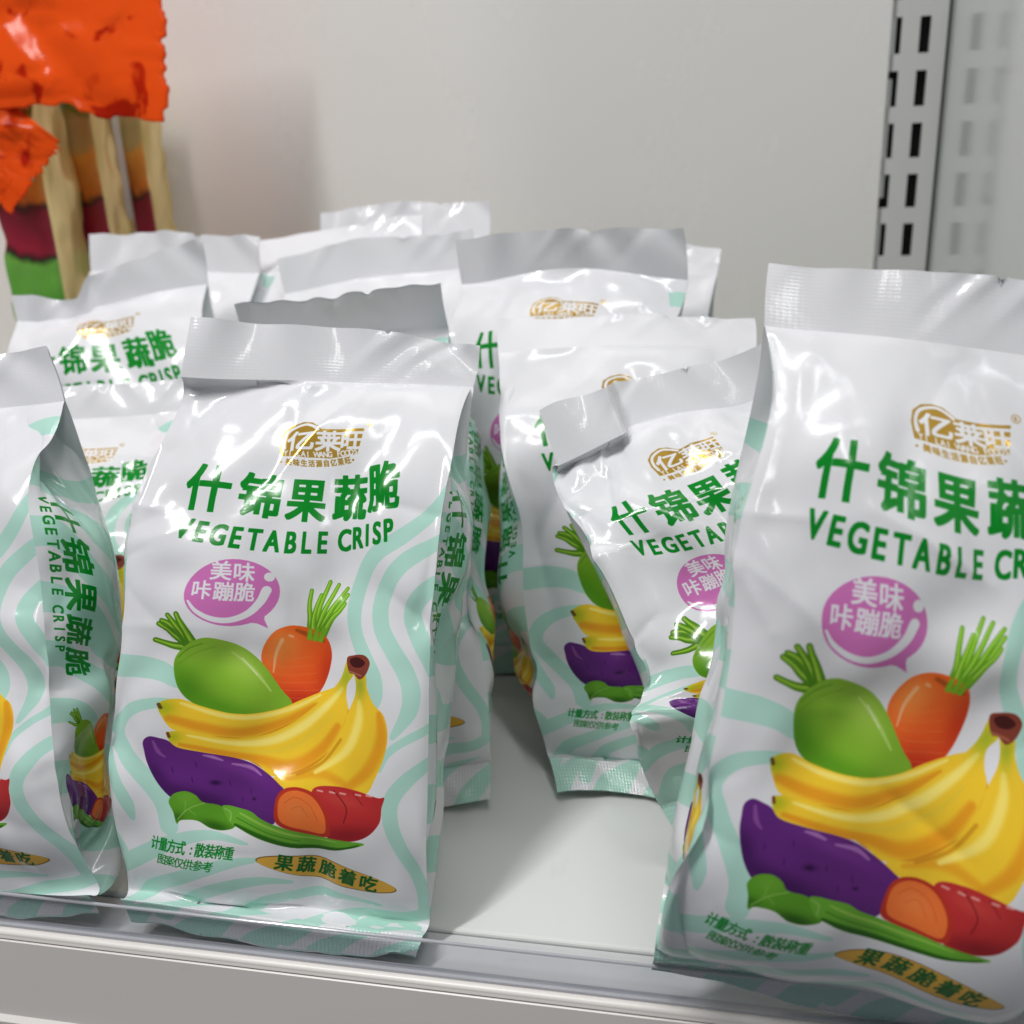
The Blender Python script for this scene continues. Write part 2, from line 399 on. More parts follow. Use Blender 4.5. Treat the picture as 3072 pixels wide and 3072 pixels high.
    def tris(s, P, T, col, bold=0.0, gold=0.0, alpha=1.0):
        """lettering: a glyph's triangles, already in canvas pixels"""
        b = x0, x1, y0, y1 = s.box(P, bold+2)
        if x1 <= x0 or y1 <= y0: return
        n = 3; m = np.zeros(((y1-y0)*n, (x1-x0)*n), bool)
        Q = (P-np.array([x0, y0]))*n
        for t in T:
            a, c, d = Q[t]
            bx0, bx1 = max(int(min(a[0], c[0], d[0])), 0), min(int(max(a[0], c[0], d[0]))+2, m.shape[1])
            by0, by1 = max(int(min(a[1], c[1], d[1])), 0), min(int(max(a[1], c[1], d[1]))+2, m.shape[0])
            if bx1 <= bx0 or by1 <= by0: continue
            X, Y = np.meshgrid(np.arange(bx0, bx1)+0.5, np.arange(by0, by1)+0.5)
            e1 = (c[0]-a[0])*(Y-a[1])-(c[1]-a[1])*(X-a[0]); e2 = (d[0]-c[0])*(Y-c[1])-(d[1]-c[1])*(X-c[0]); e3 = (a[0]-d[0])*(Y-d[1])-(a[1]-d[1])*(X-d[0])
            m[by0:by1, bx0:bx1] |= ((e1 >= 0) & (e2 >= 0) & (e3 >= 0)) | ((e1 <= 0) & (e2 <= 0) & (e3 <= 0))
        r = int(round(bold*n))
        if r > 0:                                 # heavier strokes
            o = m.copy()
            for dx in range(1, r+1): o[:, dx:] |= m[:, :-dx]; o[:, :-dx] |= m[:, dx:]
            m = o.copy()
            for dy in range(1, r+1): o[dy:] |= m[:-dy]; o[:-dy] |= m[dy:]
            m = o
        m = m.reshape(y1-y0, n, x1-x0, n).mean((1, 3)).astype(np.float32)
        s.put(m, b, col, alpha, gold)

_gl = {}
def glyph(ch):
    if ch not in _gl:
        c = bpy.data.curves.new('glyph', 'FONT'); c.body = ch; c.resolution_u = 4
        o = bpy.data.objects.new('glyph', c); bpy.context.scene.collection.objects.link(o)
        m = bpy.data.meshes.new_from_object(o.evaluated_get(bpy.context.evaluated_depsgraph_get()))
        v = np.empty(len(m.vertices)*3); m.vertices.foreach_get('co', v); m.calc_loop_triangles()
        t = np.empty(len(m.loop_triangles)*3, int); m.loop_triangles.foreach_get('vertices', t)
        _gl[ch] = (v.reshape(-1, 3)[:, :2].copy(), t.reshape(-1, 3).copy())
        bpy.data.objects.remove(o); bpy.data.meshes.remove(m); bpy.data.curves.remove(c)
    return _gl[ch]

def letters(C, text, centres, w, h, rot, col, bold=0.0, skew=0.0, gold=0.0, cap=False, fit=None):
    """each character fitted to a box w x h (artwork units) round its own centre; rot in degrees (list or number), clockwise"""
    for k, ch in enumerate(text):
        if ch == ' ': continue
        V, T = glyph(ch)
        if len(V) == 0: continue
        if cap: x0, x1, y0, y1 = V[:, 0].min(), V[:, 0].max(), 0.0, 0.69
        else: x0, x1, y0, y1 = 0.03, 0.97, -0.07, 0.84
        ww = w[k] if hasattr(w, '__len__') else w
        hh = h[k] if hasattr(h, '__len__') else h
        p = np.stack([(V[:, 0]-(x0+x1)/2)/(x1-x0 if (cap and fit) else (0.69 if cap else x1-x0))*ww, -(V[:, 1]-(y0+y1)/2)/(y1-y0)*hh], 1)
        p[:, 0] -= skew*p[:, 1]
        a = math.radians(rot[k] if hasattr(rot, '__len__') else rot)
        q = np.stack([p[:, 0]*math.cos(a)-p[:, 1]*math.sin(a), p[:, 0]*math.sin(a)+p[:, 1]*math.cos(a)], 1)+np.array(centres[k])
        C.tris(C.map(q), T, col, bold, gold)

def along(p0, p1, n, sag=0.0):
    t = np.linspace(0, 1, n); p = np.outer(1-t, p0)+np.outer(t, p1)
    p[:, 1] += sag*4*t*(1-t)
    return p, [math.degrees(math.atan2(p1[1]-p0[1]+sag*4*(1-2*k), p1[0]-p0[0])) for k in t]

GREEN, MINT, WHITE = (0, 130, 34), (175, 216, 203), (222, 222, 226)
# --- the front panel: positions were measured on a flattened view of the panel, unit = 1/1172 of the bag's height
_ys = np.array([608.0, 715.0, 805.0, 896.0, 987.0, 1077.0, 1168.0, 1258.0, 1349.0, 1440.0, 1530.0, 1621.0, 1711.0, 1810.0], float)
_ts = np.array([1.0, 0.891, 0.809, 0.732, 0.66, 0.59, 0.523, 0.456, 0.39, 0.323, 0.255, 0.185, 0.113, 0.0])
_xl = np.array([357.0, 344.0, 316.0, 275.0, 246.0, 236.0, 234.0, 225.0, 217.0, 206.0, 210.0, 223.0, 243.0, 222.0], float)
_xr = np.array([908.0, 889.0, 859.0, 842.0, 830.0, 818.0, 814.0, 809.0, 809.0, 807.0, 804.0, 804.0, 810.0, 781.0], float)
def panel(x, y):
    yy = y-0.09*(x-510)
    l, r = np.interp(yy, _ys, _xl), np.interp(yy, _ys, _xr)
    t = np.interp(yy, _ys, _ts)-np.maximum(yy-_ys[-1], 0)*0.0008
    return np.stack([(x-l)/(r-l)*BW*PXM+BD*PXM, (1-t)*BH*PXM], -1)
def z1(p): p = np.asarray(p, float); return panel(176.1+p[:, 0]*.41668, 566.0+p[:, 1]*.41668)
def z2(p): p = np.asarray(p, float); return panel(176.1+p[:, 0]*.41668, 1069.1+p[:, 1]*.41668)
def z8(p): p = np.asarray(p, float); return panel((820+p[:, 0]/4.6)*.6289, (1180+p[:, 1]/4.6)*.6289)

def harvest(C):
    """radish, carrot, bananas, potatoes and okra"""
    S = C.stroke
    def stalk(pts, w, c1, c2, c3):
        S(pts, w, c1); S(pts, [k*0.62 for k in w] if hasattr(w, '__len__') else w*.62, c2, 0.9, 0.6)
        S([(x-3, y-2) for x, y in pts], [k*0.2 for k in w] if hasattr(w, '__len__') else w*.2, c3, 0.8, 0.6)
    g1, g2, g3 = (74, 128, 14), (122, 172, 38), (176, 205, 80)
    for pts in ([(425, 352), (370, 348), (330, 335), (290, 318)], [(430, 340), (375, 300), (345, 270), (308, 243)], [(428, 330), (385, 270), (350, 240), (322, 228)],
                [(435, 325), (400, 270), (372, 230), (352, 203)], [(445, 322), (420, 262), (402, 225), (392, 197)]):
        stalk(pts, [44, 34, 27, 24], g1, g2, g3)
    # carrot leaves
    for pts in ([(930, 320), (935, 240), (932, 170), (940, 98)], [(945, 320), (965, 240), (990, 150), (1022, 58)], [(955, 320), (985, 240), (1020, 160), (1062, 72)], [(962, 325), (1010, 240), (1050, 170), (1108, 92)],
                [(968, 330), (1030, 240), (1070, 180), (1112, 122)], [(940, 320), (950, 240), (962, 190), (985, 120)], [(975, 330), (1040, 235), (1075, 200), (1100, 165)]):
        stalk(pts, [46, 28, 22, 18], (96, 160, 24), (142, 198, 44), (196, 226, 110))
    C.begin([(715, 420), (730, 350), (780, 285), (860, 265), (960, 290), (1010, 330), (1028, 400), (1015, 480), (985, 560), (940, 610), (850, 640), (790, 570), (740, 480)], (232, 92, 32))
    C.blob((800, 360), 110, 150, 20, (246, 146, 66), .9); C.blob((1010, 470), 70, 170, 10, (192, 52, 20), .85); C.blob((880, 640), 190, 110, 0, (176, 34, 20), .8); C.blob((900, 290), 120, 40, 12, (232, 96, 26), .8)
    for k in range(6): S([(730+8*k, 400+38*k), (820, 425+36*k), (930+10*k, 410+40*k)], 3, (228, 150, 90), .5, .5)
    S([(805, 330), (775, 400), (765, 480)], [26, 20, 8], (246, 196, 150), .75, .7); S([(838, 312), (850, 318)], 20, (246, 206, 170), .6, .8)
    S([(870, 288), (930, 315), (990, 340)], [26, 40, 24], (120, 60, 10), .55, .8)
    C.end()
    for pts in ([(925, 325), (930, 290)], [(950, 330), (965, 285)], [(975, 335), (1000, 280)]): S(pts, [34, 26], (120, 180, 34), 1, .5)
    C.begin([(372, 400), (369, 470), (395, 560), (450, 622), (560, 668), (690, 690), (800, 680), (850, 632), (800, 560), (722, 440), (655, 368), (580, 325), (495, 308), (420, 345)], (124, 172, 44))
    C.blob((420, 560), 90, 190, -30, (74, 136, 18), .9); C.blob((640, 430), 90, 150, -38, (164, 200, 80), .8); C.blob((560, 640), 200, 60, 15, (84, 146, 22), .8); C.blob((500, 370), 120, 60, -25, (134, 178, 52), .8)
    S([(600, 380), (680, 460), (760, 570)], [8, 26, 10], (190, 214, 130), .7, .8); S([(640, 410), (700, 490)], 8, (226, 236, 190), .6, .6)
    S([(385, 400), (430, 360), (490, 335)], 7, (64, 118, 16), .6, .5); S([(378, 440), (450, 385), (540, 350)], 4, (76, 130, 20), .5, .5)
    C.end()
    C.fill([(420, 720), (700, 690), (1000, 590), (1120, 640), (1150, 700), (1230, 760), (1200, 980), (1000, 1000), (800, 960), (600, 860), (420, 800)], (214, 140, 30))
    Y, O, L, GR = (240, 198, 48), (226, 146, 28), (250, 230, 122), (166, 180, 22)
    C.begin([(310, 628), (340, 602), (400, 600), (480, 635), (590, 665), (700, 672), (800, 655), (890, 615), (1000, 570), (1060, 560), (1020, 620), (930, 680), (800, 745), (680, 787), (560, 780), (440, 768), (365, 745), (330, 690)], Y)
    S([(350, 690), (480, 735), (640, 760), (800, 725), (960, 640)], [60, 80, 80, 70, 40], O, .85, .8); S([(400, 620), (540, 672), (700, 690), (850, 655), (980, 592)], [20, 36, 40, 34, 16], L, .9, .8)
    C.blob((330, 640), 60, 50, 0, GR, .9)
    C.end(); S([(314, 622), (322, 638)], 20, (96, 60, 24), .9, .4)
    C.begin([(1165, 475), (1172, 540), (1165, 600), (1130, 680), (1110, 740), (1080, 800), (1000, 890), (900, 950), (800, 965), (840, 1010), (980, 1030), (1120, 1035), (1225, 1035), (1270, 970), (1310, 880), (1328, 780), (1312, 690), (1262, 630), (1232, 560), (1222, 495)], Y)
    S([(1290, 680), (1300, 800), (1240, 930), (1140, 1010)], [40, 90, 90, 60], O, .75, .8); S([(860, 975), (1000, 950), (1120, 990)], [30, 80, 60], O, .6, .9); S([(1190, 620), (1190, 720), (1130, 850), (980, 945)], [30, 70, 70, 30], L, .85, .8)
    S([(1100, 800), (1010, 900), (900, 955)], 26, (190, 120, 20), .6, .8); C.blob((1195, 540), 40, 90, 0, (160, 172, 40), .9)
    C.end()
    C.begin([(1128, 408), (1108, 445), (1085, 505), (1042, 560), (960, 640), (860, 720), (740, 775), (620, 790), (480, 770), (400, 755), (347, 757), (345, 790), (382, 837), (480, 862), (600, 882), (700, 905), (780, 962), (870, 950), (960, 905), (1040, 850), (1085, 800), (1112, 730), (1132, 660), (1118, 600), (1122, 540), (1158, 498), (1168, 450)], Y)
    S([(390, 820), (560, 860), (720, 890), (860, 920), (990, 850), (1080, 740)], [30, 50, 70, 110, 90, 60], O, .85, .8); S([(420, 775), (600, 812), (760, 805), (900, 740), (1020, 640), (1090, 560)], [14, 40, 64, 74, 60, 30], L, .95, .8)
    S([(640, 850), (800, 850), (940, 780), (1050, 680)], [20, 40, 50, 20], (226, 196, 60), .6, .9); C.blob((1115, 500), 50, 90, 25, (166, 184, 40), .9); C.blob((360, 780), 50, 40, 0, GR, .8)
    C.end(); S([(345, 762), (350, 780)], 16, (110, 50, 30), .9, .4)
    C.fill([(1115, 420), (1150, 406), (1212, 406), (1243, 440), (1226, 492), (1192, 517), (1160, 492), (1130, 482)], (128, 58, 44)); C.fill([(1135, 425), (1180, 415), (1220, 440), (1195, 462), (1150, 455)], (66, 22, 20)); S([(1130, 478), (1165, 488), (1200, 500)], 10, (176, 110, 84), .8, .5)
    C.begin([(978, 1018), (1080, 1003), (1180, 1020), (1280, 1050), (1312, 1050), (1300, 1090), (1290, 1150), (1240, 1200), (1160, 1224), (1060, 1218), (1000, 1120)], (184, 44, 46))
    C.blob((1160, 1200), 160, 50, -10, (132, 22, 30), .85); C.blob((1120, 1060), 130, 40, 8, (196, 66, 60), .8)
    S([(1080, 1020), (1140, 1090), (1130, 1150)], 8, (100, 14, 20), .7, .6); S([(1170, 1030), (1215, 1080)], 6, (110, 16, 22), .6, .6)
    for x in (1000, 1060, 1110, 1180, 1230): S([(x, 1022+(x-1000)*.08), (x+24, 1026+(x-1000)*.08)], 12, (240, 190, 180), .75, .7)
    C.end()
    C.begin([(243, 805), (270, 775), (312, 785), (345, 800), (382, 835), (480, 858), (600, 880), (680, 905), (760, 950), (830, 1000), (858, 1030), (832, 1080), (815, 1165), (720, 1150), (640, 1120), (520, 1100), (440, 1080), (375, 1070), (330, 1030), (285, 960), (252, 880)], (94, 36, 118))
    C.blob((450, 1060), 260, 50, 14, (56, 14, 76), .85); C.blob((300, 960), 40, 100, -30, (62, 18, 84), .8); C.blob((620, 930), 180, 40, 18, (118, 52, 142), .8)
    S([(480, 872), (520, 880), (560, 895)], [10, 26, 12], (190, 140, 200), .75, .8); S([(600, 910), (680, 925), (735, 960)], [12, 32, 12], (184, 130, 196), .75, .8); S([(285, 800), (300, 850), (330, 880)], [16, 30, 10], (150, 90, 160), .7, .8)
    C.blob((535, 998), 26, 14, 0, (36, 4, 50), .9); C.blob((712, 1065), 12, 8, 0, (36, 4, 50), .9)
    for x, y in ((450, 905), (440, 975), (590, 985), (690, 1020), (360, 930), (650, 1060)): S([(x, y), (x+6, y+22)], 5, (52, 12, 70), .8, .4)
    C.end()
    C.begin([(818, 1075), (845, 1022), (912, 1010), (992, 1040), (1052, 1110), (1070, 1182), (1052, 1215), (960, 1205), (832, 1165)], (178, 48, 32))
    C.fill([(832, 1080), (856, 1036), (912, 1024), (982, 1052), (1036, 1118), (1050, 1180), (1030, 1202), (960, 1190), (850, 1155)], (228, 112, 50)); C.blob((920, 1100), 80, 55, 30, (230, 128, 64), .8)
    S([(860, 1075), (905, 1050), (970, 1085), (1010, 1150)], 5, (192, 76, 36), .6, .6); S([(890, 1100), (930, 1090), (970, 1140)], 4, (196, 80, 40), .6, .6)
    C.end()
    C.begin([(358, 1085), (375, 1050), (420, 1037), (462, 1055), (492, 1085), (570, 1105), (640, 1180), (600, 1203), (540, 1197), (480, 1165), (420, 1163), (402, 1178), (382, 1130)], (88, 150, 34))
    C.blob((430, 1070), 60, 40, 0, (104, 160, 46), .8); C.blob((560, 1190), 90, 30, 10, (34, 84, 6), .9); C.blob((400, 1150), 40, 30, 0, (46, 100, 10), .8)
    S([(405, 1160), (440, 1115), (500, 1088)], 5, (150, 190, 100), .8, .4); S([(440, 1115), (470, 1140)], 4, (140, 180, 90), .7, .4); S([(430, 1125), (425, 1080)], 4, (140, 180, 90), .7, .4)
    C.end()
    C.begin([(570, 1108), (590, 1098), (642, 1108), (705, 1122), (765, 1152), (900, 1192), (1040, 1217), (1222, 1230), (1150, 1256), (1050, 1277), (900, 1272), (760, 1240), (655, 1192), (612, 1168)], (100, 164, 46))
    S([(640, 1180), (780, 1235), (920, 1266), (1080, 1268), (1200, 1238)], [20, 40, 36, 30, 8], (34, 90, 8), .9, .7); S([(650, 1130), (780, 1180), (930, 1218), (1100, 1232)], [10, 22, 18, 6], (150, 194, 80), .8, .7); S([(640, 1150), (780, 1205), (930, 1240)], 6, (50, 106, 16), .7, .5)
    S([(580, 1112), (610, 1130), (615, 1165)], 8, (150, 190, 100), .7, .5)
    C.end()

def waves(C):
    C.map = lambda p: np.asarray(p, float)
    q = np.array([(BD*PXM-5, TH*.915), (BD*PXM+BW*PXM*.3, TH*.905), (BD*PXM+BW*PXM*.62, TH*.93), (BD*PXM+BW*PXM+5, TH*.915), (BD*PXM+BW*PXM+5, TH+5), (BD*PXM-5, TH+5)])
    C.fill(q, MINT, smooth=False)
    for k in range(6):
        x = BD*PXM-120+k*205; C.stroke([(x, TH+30), (x+60, TH*.965), (x+175, TH*.93), (x+330, TH*.895)], [90, 74, 56, 16], WHITE)
    S = lambda p, w: C.stroke(p, [k*1.22 for k in w], MINT)
    C.map = z2
    S([(1640, -350), (1520, -215), (1390, -130), (1260, -60), (1185, 40), (1152, 180), (1162, 300), (1212, 410), (1260, 510), (1270, 600), (1240, 690)], [30, 54, 64, 66, 60, 58, 56, 60, 62, 54, 30])
    S([(1640, -120), (1520, -75), (1400, -15), (1320, 65), (1282, 170), (1292, 280), (1345, 380), (1405, 480), (1435, 580), (1420, 680), (1350, 790)], [50, 60, 70, 70, 66, 66, 66, 70, 70, 60, 20])
    S([(1680, 60), (1570, 85), (1480, 140), (1440, 225), (1480, 340), (1540, 450), (1590, 560)], [70, 76, 74, 70, 74, 80, 90])
    S([(1600, 720), (1500, 765), (1410, 805), (1330, 860), (1290, 940)], [44, 36, 32, 28, 10])
    S([(1600, 880), (1500, 925), (1410, 985), (1345, 1060), (1340, 1150), (1385, 1250), (1450, 1350), (1490, 1450), (1500, 1560)], [46, 48, 54, 58, 58, 56, 54, 56, 60])
    S([(60, 425), (130, 432), (230, 442), (320, 468), (400, 520), (520, 560)], [90, 92, 86, 74, 52, 20])
    S([(420, 622), (310, 615), (210, 636), (135, 694), (112, 770), (160, 860), (235, 950), (300, 1030), (350, 1110), (370, 1190)], [24, 42, 50, 58, 64, 66, 66, 70, 74, 70])
    S([(30, 760), (70, 880), (120, 990), (180, 1090), (205, 1160)], [54, 56, 60, 54, 20]); S([(20, 1130), (70, 1230), (150, 1310)], [60, 64, 50])
    S([(80, 1420), (230, 1340), (400, 1255), (540, 1225), (700, 1260)], [60, 66, 50, 34, 10])
    S([(100, 1640), (260, 1520), (440, 1420), (620, 1350), (760, 1330)], [74, 66, 54, 40, 12])
    S([(300, 1680), (440, 1560), (600, 1470), (760, 1430), (900, 1440)], [66, 60, 52, 36, 12]); S([(520, 1730), (680, 1600), (840, 1530), (1040, 1500), (1300, 1520)], [66, 62, 54, 40, 12])
    S([(860, 1740), (1050, 1630), (1260, 1590), (1440, 1590), (1560, 1540)], [66, 66, 66, 66, 70])

def make_art():
    C = Canvas(TW, TH, WHITE)
    C.clip = np.zeros((TH, TW), np.float32); C.clip[:, int(BD*PXM):int((BD+BW)*PXM)] = 1
    waves(C); C.clip = None
    # --- gussets: the wave pattern, upright lettering and a small harvest
    g = BD*PXM
    for side in (1, -1):
        gm = (lambda p: np.stack([BD*PXM+BW*PXM+np.asarray(p)[:, 0], np.asarray(p)[:, 1]], 1)) if side == 1 else (lambda p: np.stack([g-np.asarray(p)[:, 0], np.asarray(p)[:, 1]], 1))
        C.map = gm
        keep = np.zeros((TH, TW), np.float32)
        if side == 1: keep[:, int(BD*PXM+BW*PXM):] = 1
        else: keep[:, :int(g)] = 1
        C.clip = keep
        for k, (y0, w) in enumerate(((320, 84), (520, 104), (720, 96), (920, 108), (1120, 100), (1330, 92), (1540, 108), (1750, 120), (1960, 190))):
            q = [(-30, y0-20), (80, y0-10), (170, y0+40+20*(k % 3)), (250, y0+130), (330, y0+190-30*(k % 2)), (480, y0+170)]
            C.stroke(q, [w, w*.9, w, w*1.15, w, w*.8], MINT)
        C.clip = None
        cn, en = '什锦果蔬脆', 'VEGETABLECRISP'
        ys = np.array([500+k*34+(22 if k >= 9 else 0) for k in range(14)], float)*1.05+70
        r = 90 if side == 1 else -90
        if side == -1: C.map = lambda p: np.stack([g-200+np.asarray(p)[:, 0], np.asarray(p)[:, 1]], 1)
        cx = 100; cn_x = 128 if side == 1 else 72
        if side == -1: ys = ys[0]+ys[-1]-ys
        # order of reading: down the right gusset, up the left one
        letters(C, en, [(52 if side == 1 else 148, y) for y in ys], 30, 34, r, GREEN, 1.2, cap=True)
        yc = np.linspace(640, 1130, 5)
        if side == -1: yc = yc[::-1]
        letters(C, cn, [(cn_x, y) for y in yc], 104, 100, r, GREEN, 3.0)
        if side == 1: C.map = lambda p: np.stack([BD*PXM+BW*PXM+190+(np.asarray(p, float)[:, 0]-780)*.27, 1480+(np.asarray(p, float)[:, 1]-670)*.36], 1)
        else: C.map = lambda p: np.stack([g-205+(np.asarray(p, float)[:, 0]-780)*.27, 1480+(np.asarray(p, float)[:, 1]-670)*.36], 1)
        harvest(C)
    # --- front
    C.map = z8; G = dict(gold=1.0); gold = (196, 156, 62)
    C.fill([(40, 845), (58, 660), (120, 525), (250, 440), (400, 405), (520, 440), (620, 545), (640, 552)]+[(900, 566), (1210, 580), (1150, 740), (1090, 895), (700, 930), (400, 902)], gold, smooth=False, **G)
    C.stroke([(108, 750), (118, 640), (185, 530), (300, 470), (430, 452), (530, 500), (588, 556)], [50, 44, 44, 44, 44, 44, 44], WHITE)
    letters(C, '亿莱旺', [(345, 672), (712, 708), (1025, 715)], [370, 340, 300], [255, 250, 235], [4, 3, 3], WHITE, 2.0, skew=.16)
    p, r = along((120, 815), (1068, 862), 17, 38); letters(C, 'YI LAI WANG FOODS', p, 62, 66, r, WHITE, .7, cap=True)
    p, r = along((150, 938), (948, 962), 9, 36); letters(C, '美味生活源自亿莱旺', p, 84, 84, r, gold, .6, gold=1)
    for q in ((42, 925), (1022, 962)): C.stroke([q, (q[0]+2, q[1])], 32, gold, **G)
    th = np.linspace(0, 2*math.pi, 24); C.stroke(np.stack([1285+44*np.cos(th), 520+40*np.sin(th)], 1), 9, gold, smooth=False, **G); letters(C, 'R', [(1285, 522)], 44, 44, 4, gold, .2, gold=1, cap=True)
    C.map = z1
    letters(C, '什锦果蔬脆', [(527, 832), (735, 874), (929, 900), (1126, 896), (1292, 860)], [178, 174, 168, 152, 150], [204, 192, 188, 188, 196], [10, 9, 5, 0, -4], GREEN, 3.8, skew=.1)
    cs = [(418, 1010), (486, 1030), (555, 1047), (625, 1062), (695, 1072), (770, 1080), (850, 1088), (920, 1090), (990, 1090), (1092, 1082), (1160, 1074), (1208, 1066), (1258, 1060), (1316, 1050)]
    letters(C, 'VEGETABLECRISP', cs, 64, 92, [12, 11, 10, 8, 6, 5, 3, 1, 0, -3, -4, -5, -6, -7], GREEN, 2.3, skew=.1, cap=True)
    pk = (200, 112, 178)
    th = np.linspace(0, 2*math.pi, 40, endpoint=False); C.fill(np.stack([610+188*np.cos(th), 1311+153*np.sin(th)], 1), pk, smooth=False)
    C.fill([(670, 1450), (738, 1395), (736, 1440), (750, 1480), (705, 1456)], pk, smooth=False)
    C.stroke([(440, 1345), (470, 1390), (530, 1428), (600, 1436), (670, 1408), (718, 1355), (738, 1312), (743, 1302)], [8, 18, 24, 26, 30, 36, 40, 40], WHITE); C.stroke([(751, 1240), (754, 1240)], 42, WHITE)
    letters(C, '美味', [(564, 1208), (652, 1216)], 82, 84, 4, WHITE, .9); letters(C, '咔蹦脆', [(490, 1294), (576, 1303), (656, 1308)], 76, 84, 4, WHITE, .9)
    C.map = z2
    harvest(C); C.map = z2
    p, r = along((312, 1268), (628, 1302), 9); p[4, 0] += 22; letters(C, '计量方式:散装称重', p, 40, 58, r, GREEN, .8)
    p, r = along((348, 1340), (548, 1362), 6); letters(C, '图案仅供参考', p, 42, 46, r, GREEN, .3)
    th = np.linspace(0, 2*math.pi, 40, endpoint=False); a = math.radians(9.3)
    ov = np.stack([np.sign(np.cos(th))*np.abs(np.cos(th))**1.0*318, 56*np.sin(th)*(1-.25*np.cos(th)**2)], 1); ov = np.stack([1052+ov[:, 0]*math.cos(a)-ov[:, 1]*math.sin(a), 1380+ov[:, 0]*math.sin(a)+ov[:, 1]*math.cos(a)], 1)
    C.fill(ov, (120, 84, 30), smooth=False); C.fill(np.array([1052, 1380])+(ov-np.array([1052, 1380]))*np.array([.985, .94]), (214, 166, 66), smooth=False)
    letters(C, '果蔬脆着吃', [(862, 1343), (958, 1358), (1056, 1374), (1150, 1390), (1242, 1408)], 78, 74, 9, (20, 92, 34), 1.5)
    return C.a

# ------------------------------------------------------------------ the printed film
ART = make_art()
img = bpy.data.images.new('printed_film', TW, TH, alpha=True)
img.alpha_mode = 'CHANNEL_PACKED'
img.pixels.foreach_set(np.clip(ART[::-1], 0, 1).astype(np.float32).ravel()); img.update(); img.pack()

def film(name, ribs=None):
    m, N, L, b = new_mat(name)
    uv = N.new('ShaderNodeUVMap'); uv.uv_map = 'film'
    t = N.new('ShaderNodeTexImage'); t.image = img; t.interpolation = 'Cubic'; t.extension = 'EXTEND'
    L.new(uv.outputs[0], t.inputs['Vector']); L.new(t.outputs['Color'], b.inputs['Base Color'])
    g = N.new('ShaderNodeMath'); g.operation = 'MULTIPLY'; g.inputs[1].default_value = 0.45; L.new(t.outputs['Alpha'], g.inputs[0]); L.new(g.outputs[0], b.inputs['Metallic'])
    b.inputs['Roughness'].default_value = 0.14; b.inputs['Specular IOR Level'].default_value = 0.45
    
    # fine crinkles of the film
    mp = N.new('ShaderNodeMapping'); mp.inputs['Scale'].default_value = (TW/PXM, TH/PXM, 1); L.new(uv.outputs[0], mp.inputs['Vector'])
    n1 = N.new('ShaderNodeTexNoise'); n1.inputs['Scale'].default_value = 130; n1.inputs['Detail'].default_value = 3; n1.inputs['Distortion'].default_value = 1.2; L.new(mp.outputs[0], n1.inputs['Vector'])
    u = N.new('ShaderNodeBump'); u.inputs['Strength'].default_value = 0.05; u.inputs['Distance'].default_value = 0.0009
    L.new(n1.outputs['Fac'], u.inputs['Height']); last = u
    if ribs:
        for kind, per, dist in ribs:
            w = N.new('ShaderNodeTexWave'); w.wave_type = 'BANDS'; w.bands_direction = kind; w.wave_profile = 'SIN'; w.inputs['Scale'].default_value = 1.0/(per*3.183); w.inputs['Distortion'].default_value = 0.0
            L.new(mp.outputs[0], w.inputs['Vector'])
            r = N.new('ShaderNodeBump'); r.inputs['Strength'].default_value = 1.0; r.inputs['Distance'].default_value = dist
            L.new(w.outputs['Fac'], r.inputs['Height']); L.new(last.outputs['Normal'], r.inputs['Normal']); last = r
    L.new(last.outputs['Normal'], b.inputs['Normal'])
    return m
m_film = film('white_printed_film')
m_top = film('ribbed_top_seal_film', [('Y', 0.0011, 0.000009), ('X', 0.0016, 0.000005)])
m_bot = film('ribbed_bottom_seal_film', [('X', 0.0012, 0.00007), ('Y', 0.0014, 0.00004)])

